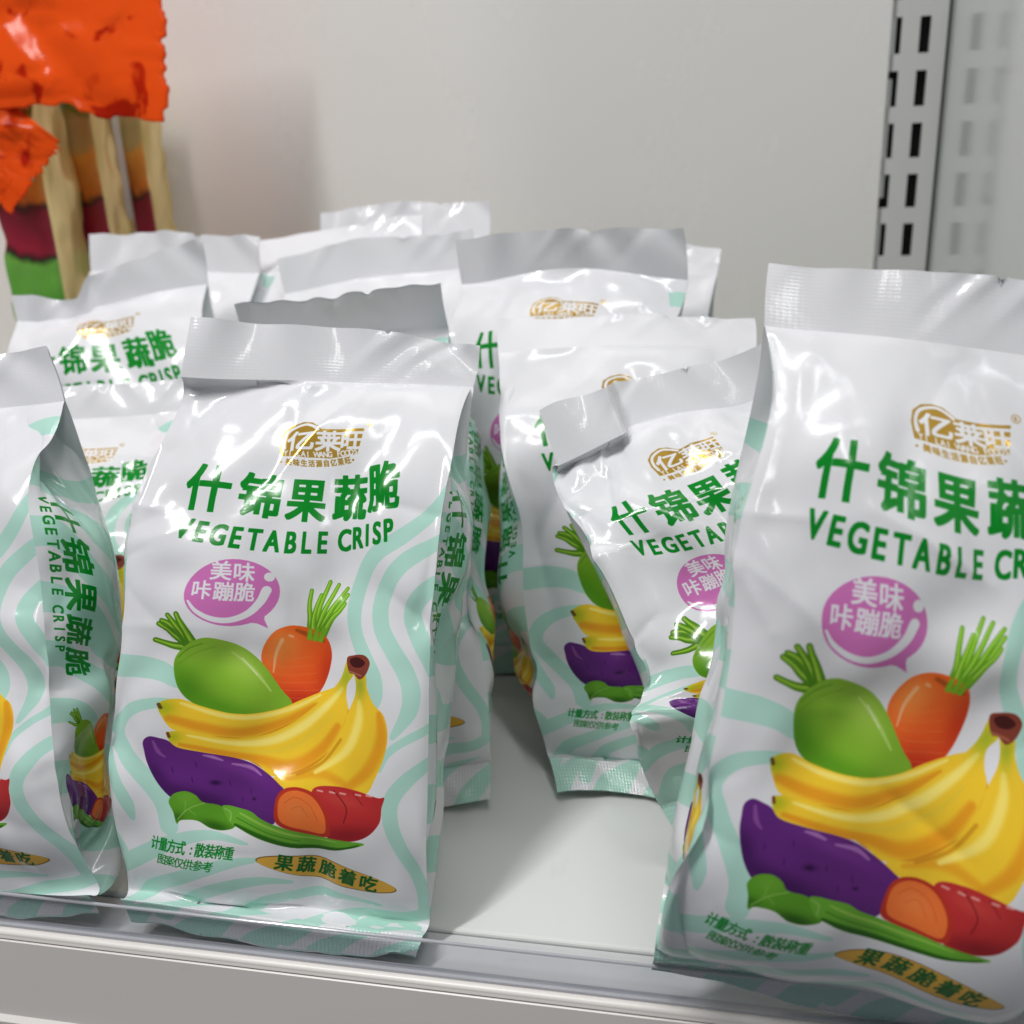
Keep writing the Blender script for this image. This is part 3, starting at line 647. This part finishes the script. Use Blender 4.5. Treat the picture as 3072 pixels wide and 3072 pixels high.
def crease(p, X, n, seed):
    """sharp folds pressed into the film: short ridges and valleys with a pointed section"""
    rng = np.random.default_rng(seed+100)
    S, T = np.meshgrid(p.s, p.t)
    loop = 2*BW+2*BD
    dl = np.roll(X, -1, 1)-np.roll(X, 1, 1); dv = np.zeros_like(X); dv[1:-1] = X[2:]-X[:-2]; dv[0] = dv[1]; dv[-1] = dv[-2]
    nrm = np.cross(dl, dv); nrm /= np.maximum(np.linalg.norm(nrm, axis=2, keepdims=True), 1e-9)
    H = np.zeros_like(S)
    for k in range(n*2):
        kind = k % 4
        if kind == 0:                               # fans out from the top seal
            s0 = rng.choice([0.0, BW])+rng.normal(0, .012) if rng.random() < .6 else rng.uniform(0, BW); t0 = BH-SEAL_T-.001
            a = math.radians(rng.uniform(-125, -55)); L = rng.uniform(.02, .06)
        elif kind == 1:                             # pinches at the side edges
            e = rng.choice([0.0, BW]); s0 = e-math.copysign(.006, 1 if e == 0 else -1); t0 = rng.uniform(.06, .16)
            a = math.radians(rng.uniform(-40, 40))+(0 if e == 0 else math.pi); L = rng.uniform(.014, .034)
        elif kind == 2:                             # long soft folds over the front
            s0 = rng.uniform(.0, BW); t0 = rng.uniform(.03, .17); a = rng.uniform(0, 2*math.pi); L = rng.uniform(.02, .045)
        else:                                       # short kinks, gussets included
            s0 = rng.uniform(-BD, BW+BD); t0 = rng.uniform(.02, .18); a = rng.uniform(0, 2*math.pi); L = rng.uniform(.008, .018)
        amp = rng.uniform(.0004, .0014)*(0.7 if kind == 0 else 1)*(1 if rng.random() < .5 else -1)*(0.6 if kind == 3 else 1); w = rng.uniform(.002, .006)
        dx, dy = math.cos(a), math.sin(a)
        ds = (S-s0+loop/2) % loop-loop/2; dt = T-t0
        u = np.clip((ds*dx+dt*dy)/L, 0, 1); d = np.hypot(ds-u*L*dx, dt-u*L*dy)
        H += amp*np.exp(-d/w)*(0.35+0.65*np.sin(np.pi*np.clip(u, .03, .97)))
    fade = np.clip((T-SEAL_B)/.006, 0, 1)*np.clip((BH-SEAL_T-T)/.004, 0, 1)
    return X+nrm*(H*fade)[..., None]

def pouch(spec):
    c = dict(spec['sim']); it = c.pop('iters', 150); fill = c.pop('fill', 1.0); pf = c.pop('puff', 0.5); pt = c.pop('pufft', -1.0)
    p = Pouch(24, 10, 56, fill, pf, pt); p.run(it, **c)
    if spec.get('detail', 1):
        p = p.upsample(); c['fine'] = c.get('fine', 0)*spec.get('finer', 1.0); p.run(60, **c)
    if spec.get('detail', 1) == 2: p = p.upsample()
    X = p.x.copy()
    if spec.get('creases'): X = crease(p, X, spec['creases'], c.get('seed', 1))
    # the seals are thin film too: they wave and curl a little, and carry a tear nick at the rim
    rs = np.random.default_rng(c.get('seed', 1)+500)
    ax, az = spec.get('curl', 1.0)*rs.normal(0, .0012, 5), rs.uniform(0, 6.28, 5)
    for lo_t, sg_t, ext in ((BH-SEAL_T, 1, SEAL_T), (SEAL_B, -1, SEAL_B)):
        r = np.clip((p.t-lo_t)*sg_t/ext, 0, 1)**1.3; xx = X[:, :, 0]/BW
        wv = sum(ax[k]*np.sin((1.5+2.1*k)*3.14*xx*(1+.25*r[:, None])+az[k]+1.5*r[:, None])/(1+.35*k) for k in range(5))
        kk = sum(a_*np.maximum(0, 1-np.abs(xx-x_-.15*r[:, None])/.05) for x_, a_ in zip(rs.uniform(-.42, .42, 3), rs.choice([-1, 1], 3)*.0011))
        X[:, :, 1] += (wv+kk)*r[:, None]
        X[:, :, 2] += sg_t*0.0005*np.sin(9*xx+az[0])*r[:, None]
    nick = int(rs.uniform(.62, .75)*p.nf)
    for q in (nick, 2*p.nf+p.ng-nick): X[-1, q, 2] -= .0022
    X[:, :, 2] *= spec.get('sz', 1.0)
    v = spec['pose']; R = rot_xyz(*v[3:6])
    if spec.get('K'):
        K, W, sg = np.array(spec['K']), np.array(spec['W']), spec.get('sig', .03)
        flat = X.reshape(-1, 3); D = ((flat[:, None]-K[None])**2).sum(2)
        X = (flat+np.exp(-D/sg**2) @ W).reshape(X.shape)
    # the film rests on the shelf: nothing sinks into the deck
    base = np.array(v[:3]); Wd = X @ R.T+base
    def stop(q, r):                               # eases q to stay above 0, sheets keep their order
        return np.where(q < r, r*np.exp(np.minimum(q-r, 0)/r)+0.05*np.minimum(q-r, 0), q)
    Wd[..., 2] = 0.0010+stop(Wd[..., 2]-0.0010, 0.0015)
    near = np.clip((0.020-Wd[..., 2])/0.007, 0, 1)  # nor through the clear strip at the front edge
    Wd[..., 1] += near*(0.2494+stop(Wd[..., 1]-0.2494, 0.001)-Wd[..., 1])
    root = empty(spec['kind_name'], (base[0], base[1], 0.0))
    V = Wd-np.array([base[0], base[1], 0.0])
    nf, ng, nr, N = p.nf, p.ng, p.nr, p.N
    jt = int(np.searchsorted(p.t, BH-SEAL_T-1e-9)); jb = int(np.searchsorted(p.t, SEAL_B+1e-9))-1
    tex = np.zeros(N+1)
    tex[:nf+1] = BD+np.arange(nf+1)*BW/nf
    def sheet(name, j0, j1, c0, c1, t0, t1, mat):
        """rows j0..j1, columns c0..c1; the film print runs from t0 to t1 across"""
        cs = np.arange(c0, c1+1); js = np.arange(j0, j1+1); w = len(cs)
        v = V[np.ix_(js, cs % N)].reshape(-1, 3)
        j, i = np.meshgrid(np.arange(len(js)-1), np.arange(w-1), indexing='ij')
        f = np.stack([j*w+i, j*w+i+1, (j+1)*w+i+1, (j+1)*w+i], -1).reshape(-1, 4)
        tx = np.interp(np.arange(w), [0, w-1], [t0, t1])/(TW/PXM); ty = p.t[js]/BH
        U = np.stack(np.meshgrid(tx, ty), -1).reshape(-1, 2)
        return v, f, U[f.ravel()]
    def add(name, pieces, mat):
        v = []; f = []; u = []; n = 0
        for a, b, c in pieces: v.append(a); f.append(b+n); u.append(c); n += len(a)
        o = link_mesh(name, np.concatenate(v), np.concatenate(f), mat, root, True, np.concatenate(u))
        s = o.modifiers.new('smooth', 'SUBSURF'); s.levels = 0; s.render_levels = 0 if spec.get('detail', 1) == 2 else 1; s.boundary_smooth = 'PRESERVE_CORNERS'
        return o
    F = (BD, BD+BW)
    add('front_panel', [sheet('f', jb, jt, 0, nf, *F, m_film)], m_film)
    add('side_gusset', [sheet('g', jb, jt, nf, nf+ng, BD+BW, 2*BD+BW, m_film)], m_film)
    add('back_panel', [sheet('b', jb, jt, nf+ng, 2*nf+ng, *F, m_film)], m_film)
    add('side_gusset', [sheet('g', jb, jt, 2*nf+ng, N, 0, BD, m_film)], m_film)
    for nm, j0, j1, mt in (('top_seal', jt, nr-1, m_top), ('bottom_seal', 0, jb, m_bot)):
        add(nm, [sheet('f', j0, j1, 0, nf, *F, mt), sheet('g', j0, j1, nf, nf+ng, BD+BW, 2*BD+BW, mt), sheet('b', j0, j1, nf+ng, 2*nf+ng, *F, mt), sheet('g', j0, j1, 2*nf+ng, N, 0, BD, mt)], mt)
    return tag(root, spec['label'], 'snack pouch', 'white snack pouches on the shelf')

def nfold(loc):
    left = np.clip((-0.010-loc[..., 0])/0.006, 0, 1)
    loc = loc.copy(); loc[..., 1] -= 0.012*left; loc[..., 2] -= 0.006*left; loc[..., 0] += 0.006*left
    return loc
def dogear(loc):
    left = np.clip((-0.007-loc[..., 0])/0.004, 0, 1)
    loc = loc.copy(); loc[..., 2] -= 0.013*left; loc[..., 1] -= 0.006*left
    return loc

POUCHES = [
 dict(kind_name='snack_pouch', label='white crisp pouch standing at the front strip, left of the bare patch of shelf',
  sim=dict(seed=4, press=0.34, crumple=2.6, fine=0.8, stiff=0.012, puff=0.8, pufft=0.46, top=dict(rot=(-3, 0, 19)), bot=dict(rot=(-10, 0, 0), y=-0.018)), detail=2, creases=13, pose=[-0.1366, 0.2585, -0.0125, -0.4378, 0.0485, 0.0469],
  K=[[-0.0427, -0.0141, 0.2094], [0.0424, 0.0152, 0.2094], [-0.0425, -0.0147, 0.1901], [0.0427, 0.0137, 0.19], [-0.045, -0.017, 0.0186], [0.045, -0.017, 0.0188], [-0.045, -0.0208, 0.0055], [0.045, -0.0208, 0.0055], [-0.0447, -0.02, 0.1452], [-0.045, -0.0221, 0.1068], [-0.0444, -0.0208, 0.07], [-0.0448, -0.0135, 0.0347], [0.0446, -0.0197, 0.1486], [0.0445, -0.021, 0.1258], [0.0449, -0.0216, 0.0939], [0.0455, -0.0209, 0.0617]],
  W=[[-0.0011, -0.0001, -0.0011], [0.0049, 0.001, -0.0065], [-0.0016, -0.0001, -0.0025], [-0.0002, -0.0005, 0.0072], [0.0003, 0.0009, -0.0149], [0.0052, 0.0016, -0.0144], [-0.0008, -0.001, 0.014], [-0.0028, -0.0014, 0.0176], [-0.0089, -0.0012, -0.0004], [-0.0054, -0.0007, -0.0003], [-0.0085, -0.0011, -0.0013], [-0.0052, -0.001, 0.0054], [0.001, 0.0002, -0.0004], [-0.0009, -0.0001, 0.0003], [0.0002, 0.0001, -0.0005], [0.0008, 0.0, 0.0015]]),
 dict(kind_name='snack_pouch', label='largest white crisp pouch, cut off by the right edge, nearest the camera',
  sim=dict(seed=9, press=0.38, crumple=2.2, fine=0.6, stiff=0.014, puff=-0.4, top=dict(rot=(-6, 0, 0)), bot=dict(rot=(12, 0, 0), y=0.013)), detail=2, creases=15, pose=[0.0287, 0.2276, 0.0054, -0.365, 0.1618, 0.0656],
  K=[[-0.045, 0.0016, 0.2107], [-0.045, -0.001, 0.1908], [-0.0447, -0.0123, 0.1707], [-0.0449, 0.0108, 0.0178], [-0.0247, -0.0219, 0.152], [-0.0286, -0.0219, 0.1382], [0.0147, -0.0187, 0.1505], [-0.0146, -0.0245, 0.1184], [-0.0307, -0.0228, 0.0815], [0.0097, -0.0181, 0.0533], [-0.032, -0.0154, 0.0375]],
  W=[[-0.0013, -0.0002, -0.0067], [-0.002, -0.0, 0.005], [0.0038, 0.0002, -0.0056], [-0.0003, -0.0, -0.0002], [0.0003, 0.0001, 0.0056], [-0.0042, -0.0003, -0.0015], [0.0017, 0.0001, -0.0002], [0.0055, 0.0004, -0.0005], [0.0005, 0.0, -0.0007], [0.0024, 0.0001, -0.0021], [-0.0053, -0.0004, 0.0007]]),
 dict(kind_name='snack_pouch', label='white crisp pouch turned to show its mint side gusset, cut off at the left',
  sim=dict(seed=12, press=0.38, puff=0.8, crumple=2.6, fine=0.8, stiff=0.012, bot=dict(rot=(-5, 0, 0), y=-0.015)), sz=0.93, detail=1, creases=22, pose=[-0.2395, 0.2445, -0.0087, -0.4197, -0.0881, 0.169],
  K=[[0.045, -0.0004, 0.1958], [0.045, -0.001, 0.1772], [0.045, -0.0155, 0.016], [0.0323, -0.0227, 0.0561], [0.0356, -0.0144, 0.0322], [0.0447, -0.0175, 0.1495], [0.0448, -0.0115, 0.0169], [0.046, 0.0222, 0.1188]],
  W=[[-0.0076, -0.0007, 0.0024], [0.0084, 0.0008, -0.0029], [-0.0246, -0.0032, 0.0269], [-0.0016, -0.0003, 0.0041], [-0.0014, 0.0003, -0.0069], [-0.0053, -0.0005, 0.0028], [0.0279, 0.0033, -0.023], [0.0021, 0.001, -0.0146]]),
 dict(kind_name='snack_pouch', label='white crisp pouch with dog-eared grey top seal below the golden packs',
  sim=dict(seed=15, press=0.38, crumple=2.4, fine=0.6, stiff=0.02, top=dict(rot=(14, 0, 0), fold=dogear)), sz=0.94, detail=1, creases=16, pose=[-0.2586, 0.4091, 0.0007, -0.4091, -0.0919, 0.2189],
  K=[[-0.0072, -0.0054, 0.1974], [0.045, -0.0051, 0.1988], [0.045, -0.001, 0.1804], [0.025, -0.0192, 0.1452], [-0.0106, -0.019, 0.1406], [0.0287, -0.023, 0.1328]],
  W=[[-0.0037, 0.0003, -0.0093], [0.0038, -0.0001, 0.0034], [-0.0025, 0.0002, -0.0051], [-0.0051, -0.0005, 0.0092], [-0.0051, -0.0004, 0.0066], [0.0092, 0.0005, -0.0073]]),
 dict(kind_name='snack_pouch', label='white crisp pouch slumped low between two front pouches, only logo and lettering showing',
  sim=dict(seed=18, press=0.38, crumple=2.4, fine=0.6, stiff=0.02), sz=0.74, detail=1, creases=16, pose=[-0.2532, 0.346, 0.0001, -0.4978, -0.0642, 0.1664],
  K=[[0.0147, -0.0193, 0.1115], [0.025, -0.0167, 0.1138], [0.0147, -0.0205, 0.1015], [0.0288, -0.0189, 0.104], [0.045, -0.0004, 0.1559]],
  W=[[0.0119, 0.0014, -0.0044], [-0.0026, 0.0003, -0.0034], [-0.0148, -0.0016, 0.0048], [0.0055, -0.0001, 0.0034], [-0.0023, -0.0, -0.0009]]),
 dict(kind_name='snack_pouch', label='upright white crisp pouch at the middle with wide grey seal and half-hidden shiny logo',
  sim=dict(top=dict(rot=(20, 0, 0)), seed=21, press=0.38, crumple=2.6, fine=0.8, stiff=0.013), sz=0.95, detail=1, creases=20, pose=[-0.0771, 0.4273, -0.0017, -0.2813, 0.0129, -0.0472],
  K=[[-0.045, -0.007, 0.1988], [0.045, -0.007, 0.1988], [-0.045, -0.0011, 0.181], [0.045, -0.0009, 0.1809], [0.0045, -0.0151, 0.1581], [-0.0248, -0.0223, 0.1445], [-0.0288, -0.0242, 0.1314]],
  W=[[-0.005, -0.0013, -0.0007], [0.0002, 0.0004, 0.0037], [0.002, -0.0001, -0.0054], [0.0069, 0.0011, -0.0052], [-0.0001, 0.0007, 0.0071], [-0.0086, -0.0018, 0.0024], [0.0055, 0.0012, -0.0017]]),
 dict(kind_name='snack_pouch', label='white crisp pouch with its left gusset showing, half covered by the twisted pouch',
  sim=dict(puff=1.0, top=dict(rot=(-32, 0, 0)), seed=24, press=0.34, crumple=2.6, fine=0.8, stiff=0.013, bot=dict(rot=(-35, 0, 0), y=-0.012)), sz=0.95, detail=1, creases=14, pose=[-0.0201, 0.358, -0.0127, -0.4588, -0.0565, 0.1339],
  K=[[-0.045, 0.0098, 0.1975], [0.045, 0.0098, 0.1975], [-0.0246, -0.0191, 0.1437], [-0.0286, -0.0209, 0.131], [-0.035, -0.0235, 0.0973], [-0.0344, -0.0225, 0.0673], [-0.045, -0.0113, 0.017], [-0.045, -0.0201, 0.0067], [-0.0439, -0.0122, 0.1631], [-0.0448, -0.0205, 0.1293], [-0.046, -0.0215, 0.0857], [-0.043, -0.0196, 0.0531]],
  W=[[-0.0089, -0.001, 0.0024], [0.0052, 0.001, -0.0053], [-0.0048, -0.0014, 0.0096], [-0.001, 0.0003, -0.0037], [0.0072, -0.0001, 0.008], [0.0082, 0.0017, -0.0098], [-0.0036, -0.0006, 0.0024], [0.0078, 0.0005, 0.0023], [-0.0051, -0.0003, -0.0021], [-0.0035, -0.0, -0.003], [-0.01, -0.0008, -0.0012], [-0.0067, -0.0012, 0.0058]]),
 dict(kind_name='snack_pouch', label='twisted white crisp pouch with a folded top seal and slanting green lettering',
  sim=dict(seed=27, press=0.34, crumple=3.2, fine=1.0, stiff=0.01, puff=-1, top=dict(rot=(6, 0, 0), fold=nfold)), sz=0.86, detail=2, creases=32, pose=[0.0509, 0.311, 0.0092, -0.6181, -0.3502, 0.3365],
  K=[[-0.039, -0.0138, 0.1752], [-0.012, -0.0138, 0.1752], [-0.0391, -0.0116, 0.1589], [-0.0045, -0.0025, 0.1814], [0.045, -0.0025, 0.1814], [0.045, -0.0006, 0.1648], [-0.0449, -0.0014, 0.0143], [-0.0447, -0.0205, 0.0467], [-0.0439, -0.0202, 0.1247], [-0.0246, -0.0212, 0.1304], [-0.0106, -0.0208, 0.1288], [-0.0285, -0.0201, 0.1187], [-0.0057, -0.0231, 0.1164], [-0.0272, -0.0196, 0.1008], [-0.0335, -0.0221, 0.0922]],
  W=[[0.0048, -0.0023, 0.0101], [-0.0107, -0.0012, 0.0047], [-0.0051, 0.0018, -0.008], [0.0065, 0.001, -0.0037], [0.0121, 0.0011, -0.0041], [-0.0203, 0.0008, -0.0045], [-0.0118, -0.006, 0.0247], [-0.0085, -0.0047, 0.0196], [0.0065, -0.0041, 0.0179], [0.003, 0.0028, -0.0119], [-0.0006, -0.0047, 0.0201], [-0.0181, 0.003, -0.0138], [-0.0002, 0.0034, -0.0144], [0.0239, -0.0071, 0.0312], [-0.0133, 0.0063, -0.0275]]),
 dict(kind_name='snack_pouch', label='white crisp pouch with dark seal bent forward, lower right corner beside the bare shelf',
  sim=dict(seed=30, press=0.38, crumple=2.4, fine=0.6, stiff=0.015, top=dict(rot=(62, 0, 0), y=-0.006)), detail=1, creases=18, pose=[-0.125, 0.3196, -0.0001, -0.6215, -0.0707, 0.1793],
  K=[[-0.045, -0.0232, 0.199], [0.045, -0.0232, 0.199], [0.045, -0.0053, 0.1898], [0.0357, -0.016, 0.0331], [0.045, -0.0004, 0.002], [0.045, -0.0016, 0.0162]],
  W=[[0.0036, 0.0, 0.0007], [-0.0019, -0.0003, 0.0006], [-0.0027, -0.0001, -0.0001], [0.0028, 0.0017, -0.0057], [-0.002, 0.0008, -0.0034], [-0.0, -0.0018, 0.0067]]),
 dict(kind_name='snack_pouch', label='white crisp pouch with pale grey seal above the dark bent seal',
  sim=dict(top=dict(rot=(16, 0, 0)), seed=33, press=0.42, crumple=2.4, fine=0.5, stiff=0.02), pose=[-0.1435, 0.4333, 0.0013, -0.5234, -0.1299, 0.1168],
  K=[[-0.045, -0.0057, 0.2098], [0.036, -0.0057, 0.2098]],
  W=[[-0.0026, 0.0003, -0.0038], [0.0073, 0.0019, -0.0055]]),
 dict(kind_name='snack_pouch', label='white crisp pouch behind the dog-eared seal, one corner and green gusset tip showing',
  sim=dict(top=dict(rot=(14, 0, 0)), seed=36, press=0.42, crumple=2.4, fine=0.5, stiff=0.02), pose=[-0.2778, 0.4395, -0.0017, -0.4752, 0.0172, 0.0988],
  K=[[0.045, -0.0051, 0.21]],
  W=[[0.0001, 0.0003, -0.0026]]),
 dict(kind_name='snack_pouch', label='rearmost white crisp pouch, brightest top seal, nearest the grey wall',
  sim=dict(top=dict(rot=(-4, 0, 0)), seed=39, press=0.42, crumple=2.4, fine=0.5, stiff=0.02), pose=[-0.1663, 0.5088, -0.002, -0.3479, -0.0047, 0.098],
  K=[[-0.045, 0.0009, 0.2106], [0.045, 0.0009, 0.2106]],
  W=[[-0.0007, -0.0002, -0.0047], [0.0008, 0.0, -0.0026]]),
 dict(kind_name='snack_pouch', label='white crisp pouch showing only a bright corner behind the pale grey seal',
  sim=dict(top=dict(rot=(-25, 0, 0)), seed=42, press=0.42, crumple=2.4, fine=0.5, stiff=0.02), pose=[-0.1834, 0.4694, -0.0004, -0.4343, -0.0754, 0.083],
  K=[[-0.045, 0.0077, 0.209]],
  W=[[-0.0002, 0.0002, -0.0036]]),
 dict(kind_name='snack_pouch', label='white crisp pouch hidden behind the wide grey seal, bright right corner showing',
  sim=dict(top=dict(rot=(-25, 0, 0)), seed=45, press=0.42, crumple=2.4, fine=0.5, stiff=0.02), pose=[-0.0693, 0.4392, -0.001, -0.4975, 0.0444, -0.0846],
  K=[[0.045, 0.0077, 0.2089]],
  W=[[0.0004, 0.0004, -0.0031]]),
]
for spec in POUCHES: pouch(spec)

# ------------------------------------------------------------------ golden packs with orange pouches on top, at the far left of the shelf
def pillow(name, w, h, t, mat, parent, n=36, m=60, crimp=0.0, wr=0.0, seed=1, jag=0.0, smile=0.0, ridge=0.0, folds=0):
    """a soft flat pack: two sheets meeting at the rim, wrinkled"""
    rng = np.random.default_rng(seed)
    A = smooth_noise(rng, m+1, n+1, 9, 7)[:, :n+1]+0.5*smooth_noise(rng, m+1, n+1, 13, 11)[:, :n+1]
    Bn = smooth_noise(rng, m+1, n+1, 9, 7)[:, :n+1]
    J = rng.standard_normal(m+1)
    if ridge: A = ridge*(0.6-np.abs(A))
    F = np.zeros((m+1, n+1)); ga, gb = np.meshgrid(np.linspace(-1, 1, n+1)*w/2, np.linspace(-1, 1, m+1)*h/2)
    for _ in range(folds):                       # sharp folds right across the sheet
        an = rng.uniform(-1.2, 1.2); c0 = rng.uniform(-.4, .4)*w; d = (ga-c0)*math.cos(an)+gb*math.sin(an)*1.3
        F += rng.choice([-1, 1])*rng.uniform(.0012, .0034)*np.maximum(0, 1-np.abs(d)/rng.uniform(.008, .02))
    V = []; Fc = []
    for s, nz in ((-1, A), (1, Bn)):
        o = len(V)
        for j in range(m+1):
            b = 2*j/m-1
            for i in range(n+1):
                a = 2*i/n-1
                x = a*w/2; z = b*h/2
                if jag and a > 0.8: x += jag*J[j//2*2]*(a-0.8)/0.2
                if jag and b < -0.7: z += 0.8*jag*J[(i//3) % m]*(-b-0.7)/0.3+0.004*math.sin(3*a+1)*(-b-0.7)/0.3
                th = max((1-abs(a)**4)*(1-min(abs(b)/(1-crimp), 1)**6), 0)
                y = s*(t/2*th+0.0004)+wr*nz[j, i]*(0.35+0.65*th)+F[j, i]
                V.append((x, y, z))
        for j in range(m):
            for i in range(n):
                q = (o+j*(n+1)+i, o+j*(n+1)+i+1, o+(j+1)*(n+1)+i+1, o+(j+1)*(n+1)+i)
                Fc.append(q if s < 0 else q[::-1])
    k = (n+1)*(m+1)
    for j in range(m):
        for i in (0, n):
            a, b = j*(n+1)+i, (j+1)*(n+1)+i; Fc.append((a, b, k+b, k+a) if i == 0 else (b, a, k+a, k+b))
    for i in range(n):
        for j in (0, m):
            a, b = j*(n+1)+i, j*(n+1)+i+1; Fc.append((b, a, k+a, k+b) if j == 0 else (a, b, k+b, k+a))
    return link_mesh(name, V, Fc, mat, parent), np.array(V[:k]).reshape(m+1, n+1, 3)

def gold_mat():
    m, N, L, b = new_mat('golden_film'); tc = N.new('ShaderNodeTexCoord')
    mp = N.new('ShaderNodeMapping'); mp.inputs['Scale'].default_value = (55, 55, 14); L.new(tc.outputs['Object'], mp.inputs['Vector'])
    n = N.new('ShaderNodeTexNoise'); n.inputs['Scale'].default_value = 1.0; n.inputs['Detail'].default_value = 3; L.new(mp.outputs[0], n.inputs['Vector'])
    r = N.new('ShaderNodeValToRGB'); e = r.color_ramp.elements; e[0].position = .34; e[0].color = (.62, .45, .14, 1); e[1].position = .52; e[1].color = (.95, .75, .36, 1)
    L.new(n.outputs['Fac'], r.inputs['Fac']); L.new(r.outputs['Color'], b.inputs['Base Color'])
    b.inputs['Roughness'].default_value = .2; b.inputs['Metallic'].default_value = .35
    return m
def picture_mat():
    m, N, L, b = new_mat('produce_print'); tc = N.new('ShaderNodeTexCoord'); sp = N.new('ShaderNodeSeparateXYZ')
    n = N.new('ShaderNodeTexNoise'); n.inputs['Scale'].default_value = 70; n.inputs['Detail'].default_value = 2; L.new(tc.outputs['Object'], n.inputs['Vector'])
    L.new(tc.outputs['Object'], sp.inputs[0])
    ma = N.new('ShaderNodeMath'); ma.operation = 'MULTIPLY_ADD'; L.new(n.outputs['Fac'], ma.inputs[0]); ma.inputs[1].default_value = .022; L.new(sp.outputs['Z'], ma.inputs[2])
    mr = N.new('ShaderNodeMapRange'); mr.inputs['From Min'].default_value = -.13+.011; mr.inputs['From Max'].default_value = .13+.011; L.new(ma.outputs[0], mr.inputs['Value'])
    r = N.new('ShaderNodeValToRGB'); cr = r.color_ramp
    st = [(0, (.42, .31, .08)), (.54, (.40, .32, .07)), (.57, (.08, .30, .03)), (.66, (.16, .42, .06)), (.68, (.02, .01, .01)), (.70, (.34, .015, .04)), (.755, (.26, .015, .03)), (.775, (.06, .015, .01)), (.79, (.62, .19, .02)), (.86, (.74, .34, .04)), (.88, (.44, .36, .12)), (.93, (.40, .34, .14)), (.945, (.05, .2, .02)), (.96, (.46, .4, .2)), (1, (.4, .34, .12))]
    while len(cr.elements) < len(st): cr.elements.new(.5)
    for e, (p, c) in zip(cr.elements, st): e.position = p; e.color = (*c, 1)
    L.new(mr.outputs[0], r.inputs['Fac']); L.new(r.outputs['Color'], b.inputs['Base Color']); b.inputs['Roughness'].default_value = .3
    return m
def orange_mat():
    m, N, L, b = new_mat('orange_film'); tc = N.new('ShaderNodeTexCoord')
    n = N.new('ShaderNodeTexNoise'); n.inputs['Scale'].default_value = 34; n.inputs['Detail'].default_value = 3; n.inputs['Distortion'].default_value = 1.5; L.new(tc.outputs['Object'], n.inputs['Vector'])
    r = N.new('ShaderNodeValToRGB'); e = r.color_ramp.elements; e[0].position = .38; e[0].color = (.50, .018, .003, 1); e[1].position = .45; e[1].color = (.95, .115, .012, 1)
    L.new(n.outputs['Fac'], r.inputs['Fac']); L.new(r.outputs['Color'], b.inputs['Base Color']); b.inputs['Roughness'].default_value = .16
    b.inputs['Transmission Weight'].default_value = .45; b.inputs['IOR'].default_value = 1.2
    return m
m_gold, m_pic, m_or = gold_mat(), picture_mat(), orange_mat()
m_pale = simple('pale_film_edge', (.62, .58, .52), .3)
PH = 0.262
def stick_pack(lab, xe, yf, a, b, seed):
    """a tall soft-edged pack: xe, yf is its right front edge, a its printed front, b its golden side"""
    rng = np.random.default_rng(seed); n, m = 64, 70
    r = empty('golden_pack', (xe-a/2, yf+b/2, 0)); tag(r, lab, 'food pack', 'tall golden packs at the back of the shelf')
    nz = smooth_noise(rng, m+1, n, 14, 9)+0.6*smooth_noise(rng, m+1, n, 30, 16)
    V = np.zeros((m+1, n, 3))
    for j in range(m+1):
        q = j/m; top = min(1.0, (1-q)/.09); bot = min(1.0, .55+q/.05*.45)
        for i in range(n):
            th = 2*math.pi*(i+.5)/n-.75*math.pi; cx, cy = math.cos(th), math.sin(th)
            k = (abs(cx)**7+abs(cy)**7)**(-1/7)
            w = 1+.035*math.sin(2.2*math.pi*q+seed)
            V[j, i] = (a/2*cx*k*bot*w+.0006*nz[j, i]*cx*1.6, (b/2*cy*k*w)*(.08+.92*math.sin(top*math.pi/2))*bot+.0006*nz[j, i]*cy*1.6, PH*q+.001)
    def strip(name, c0, c1, mat):
        cs = np.arange(c0, c1+1) % n; w = len(cs)
        f = [(jj*w+ii, jj*w+ii+1, (jj+1)*w+ii+1, (jj+1)*w+ii) for jj in range(m) for ii in range(w-1)]
        o = link_mesh(name, V[:, cs].reshape(-1, 3)-np.array([0, 0, PH/2]), f, mat, r); o.location = (0, 0, PH/2)
    strip('picture_panel', 0, n//4, m_pic); strip('golden_side', n//4, n, m_gold)
    return r
p1 = stick_pack('golden pack with produce print, leftmost and largest of the three tall packs', -0.3489, 0.525, 0.031, 0.0355, 3)
p2 = stick_pack('golden pack with a pale clear film edge, middle one of the three tall packs', -0.3381, 0.5615, 0.027, 0.0280, 4)
p3 = stick_pack('golden pack nearest the grey wall, rightmost of the three tall packs', -0.3257, 0.5905, 0.026, 0.0290, 5)
box('film_edge', (0.0140, 0.0060, 0.015), (0.0148, 0.0130, 0.250), m_pale, p2)
box('film_edge', (-0.015, -0.0200, 0.2150), (0.012, -0.0178, 0.2185), m_pale, p1)  # pale bar on the film edge, its silver highlight put in as colour

def orange_pouch(name, lab, loc, rot, w, h, t, seed, jag, wr):
    r = empty(name, loc); r.rotation_euler = tuple(math.radians(a) for a in rot)
    tag(r, lab, 'food pouch', 'orange pouches over the golden packs')
    pillow('orange_film', w, h, t, m_or, r, n=64, m=64, crimp=0.12, wr=wr, seed=seed, jag=jag, ridge=1.2, folds=7)
    return r
orange_pouch('orange_pouch', 'big crumpled orange pouch with a ragged right end lying on the golden packs', (-0.362, 0.530, 0.296), (-14, 3, 6), 0.176, 0.100, 0.007, 81, 0.0014, 0.0006)
orange_pouch('orange_pouch', 'small orange pouch corner drooping in front of the leftmost golden pack', (-0.374, 0.512, 0.243), (-18, 40, 4), 0.078, 0.042, 0.005, 83, 0.0010, 0.0005)
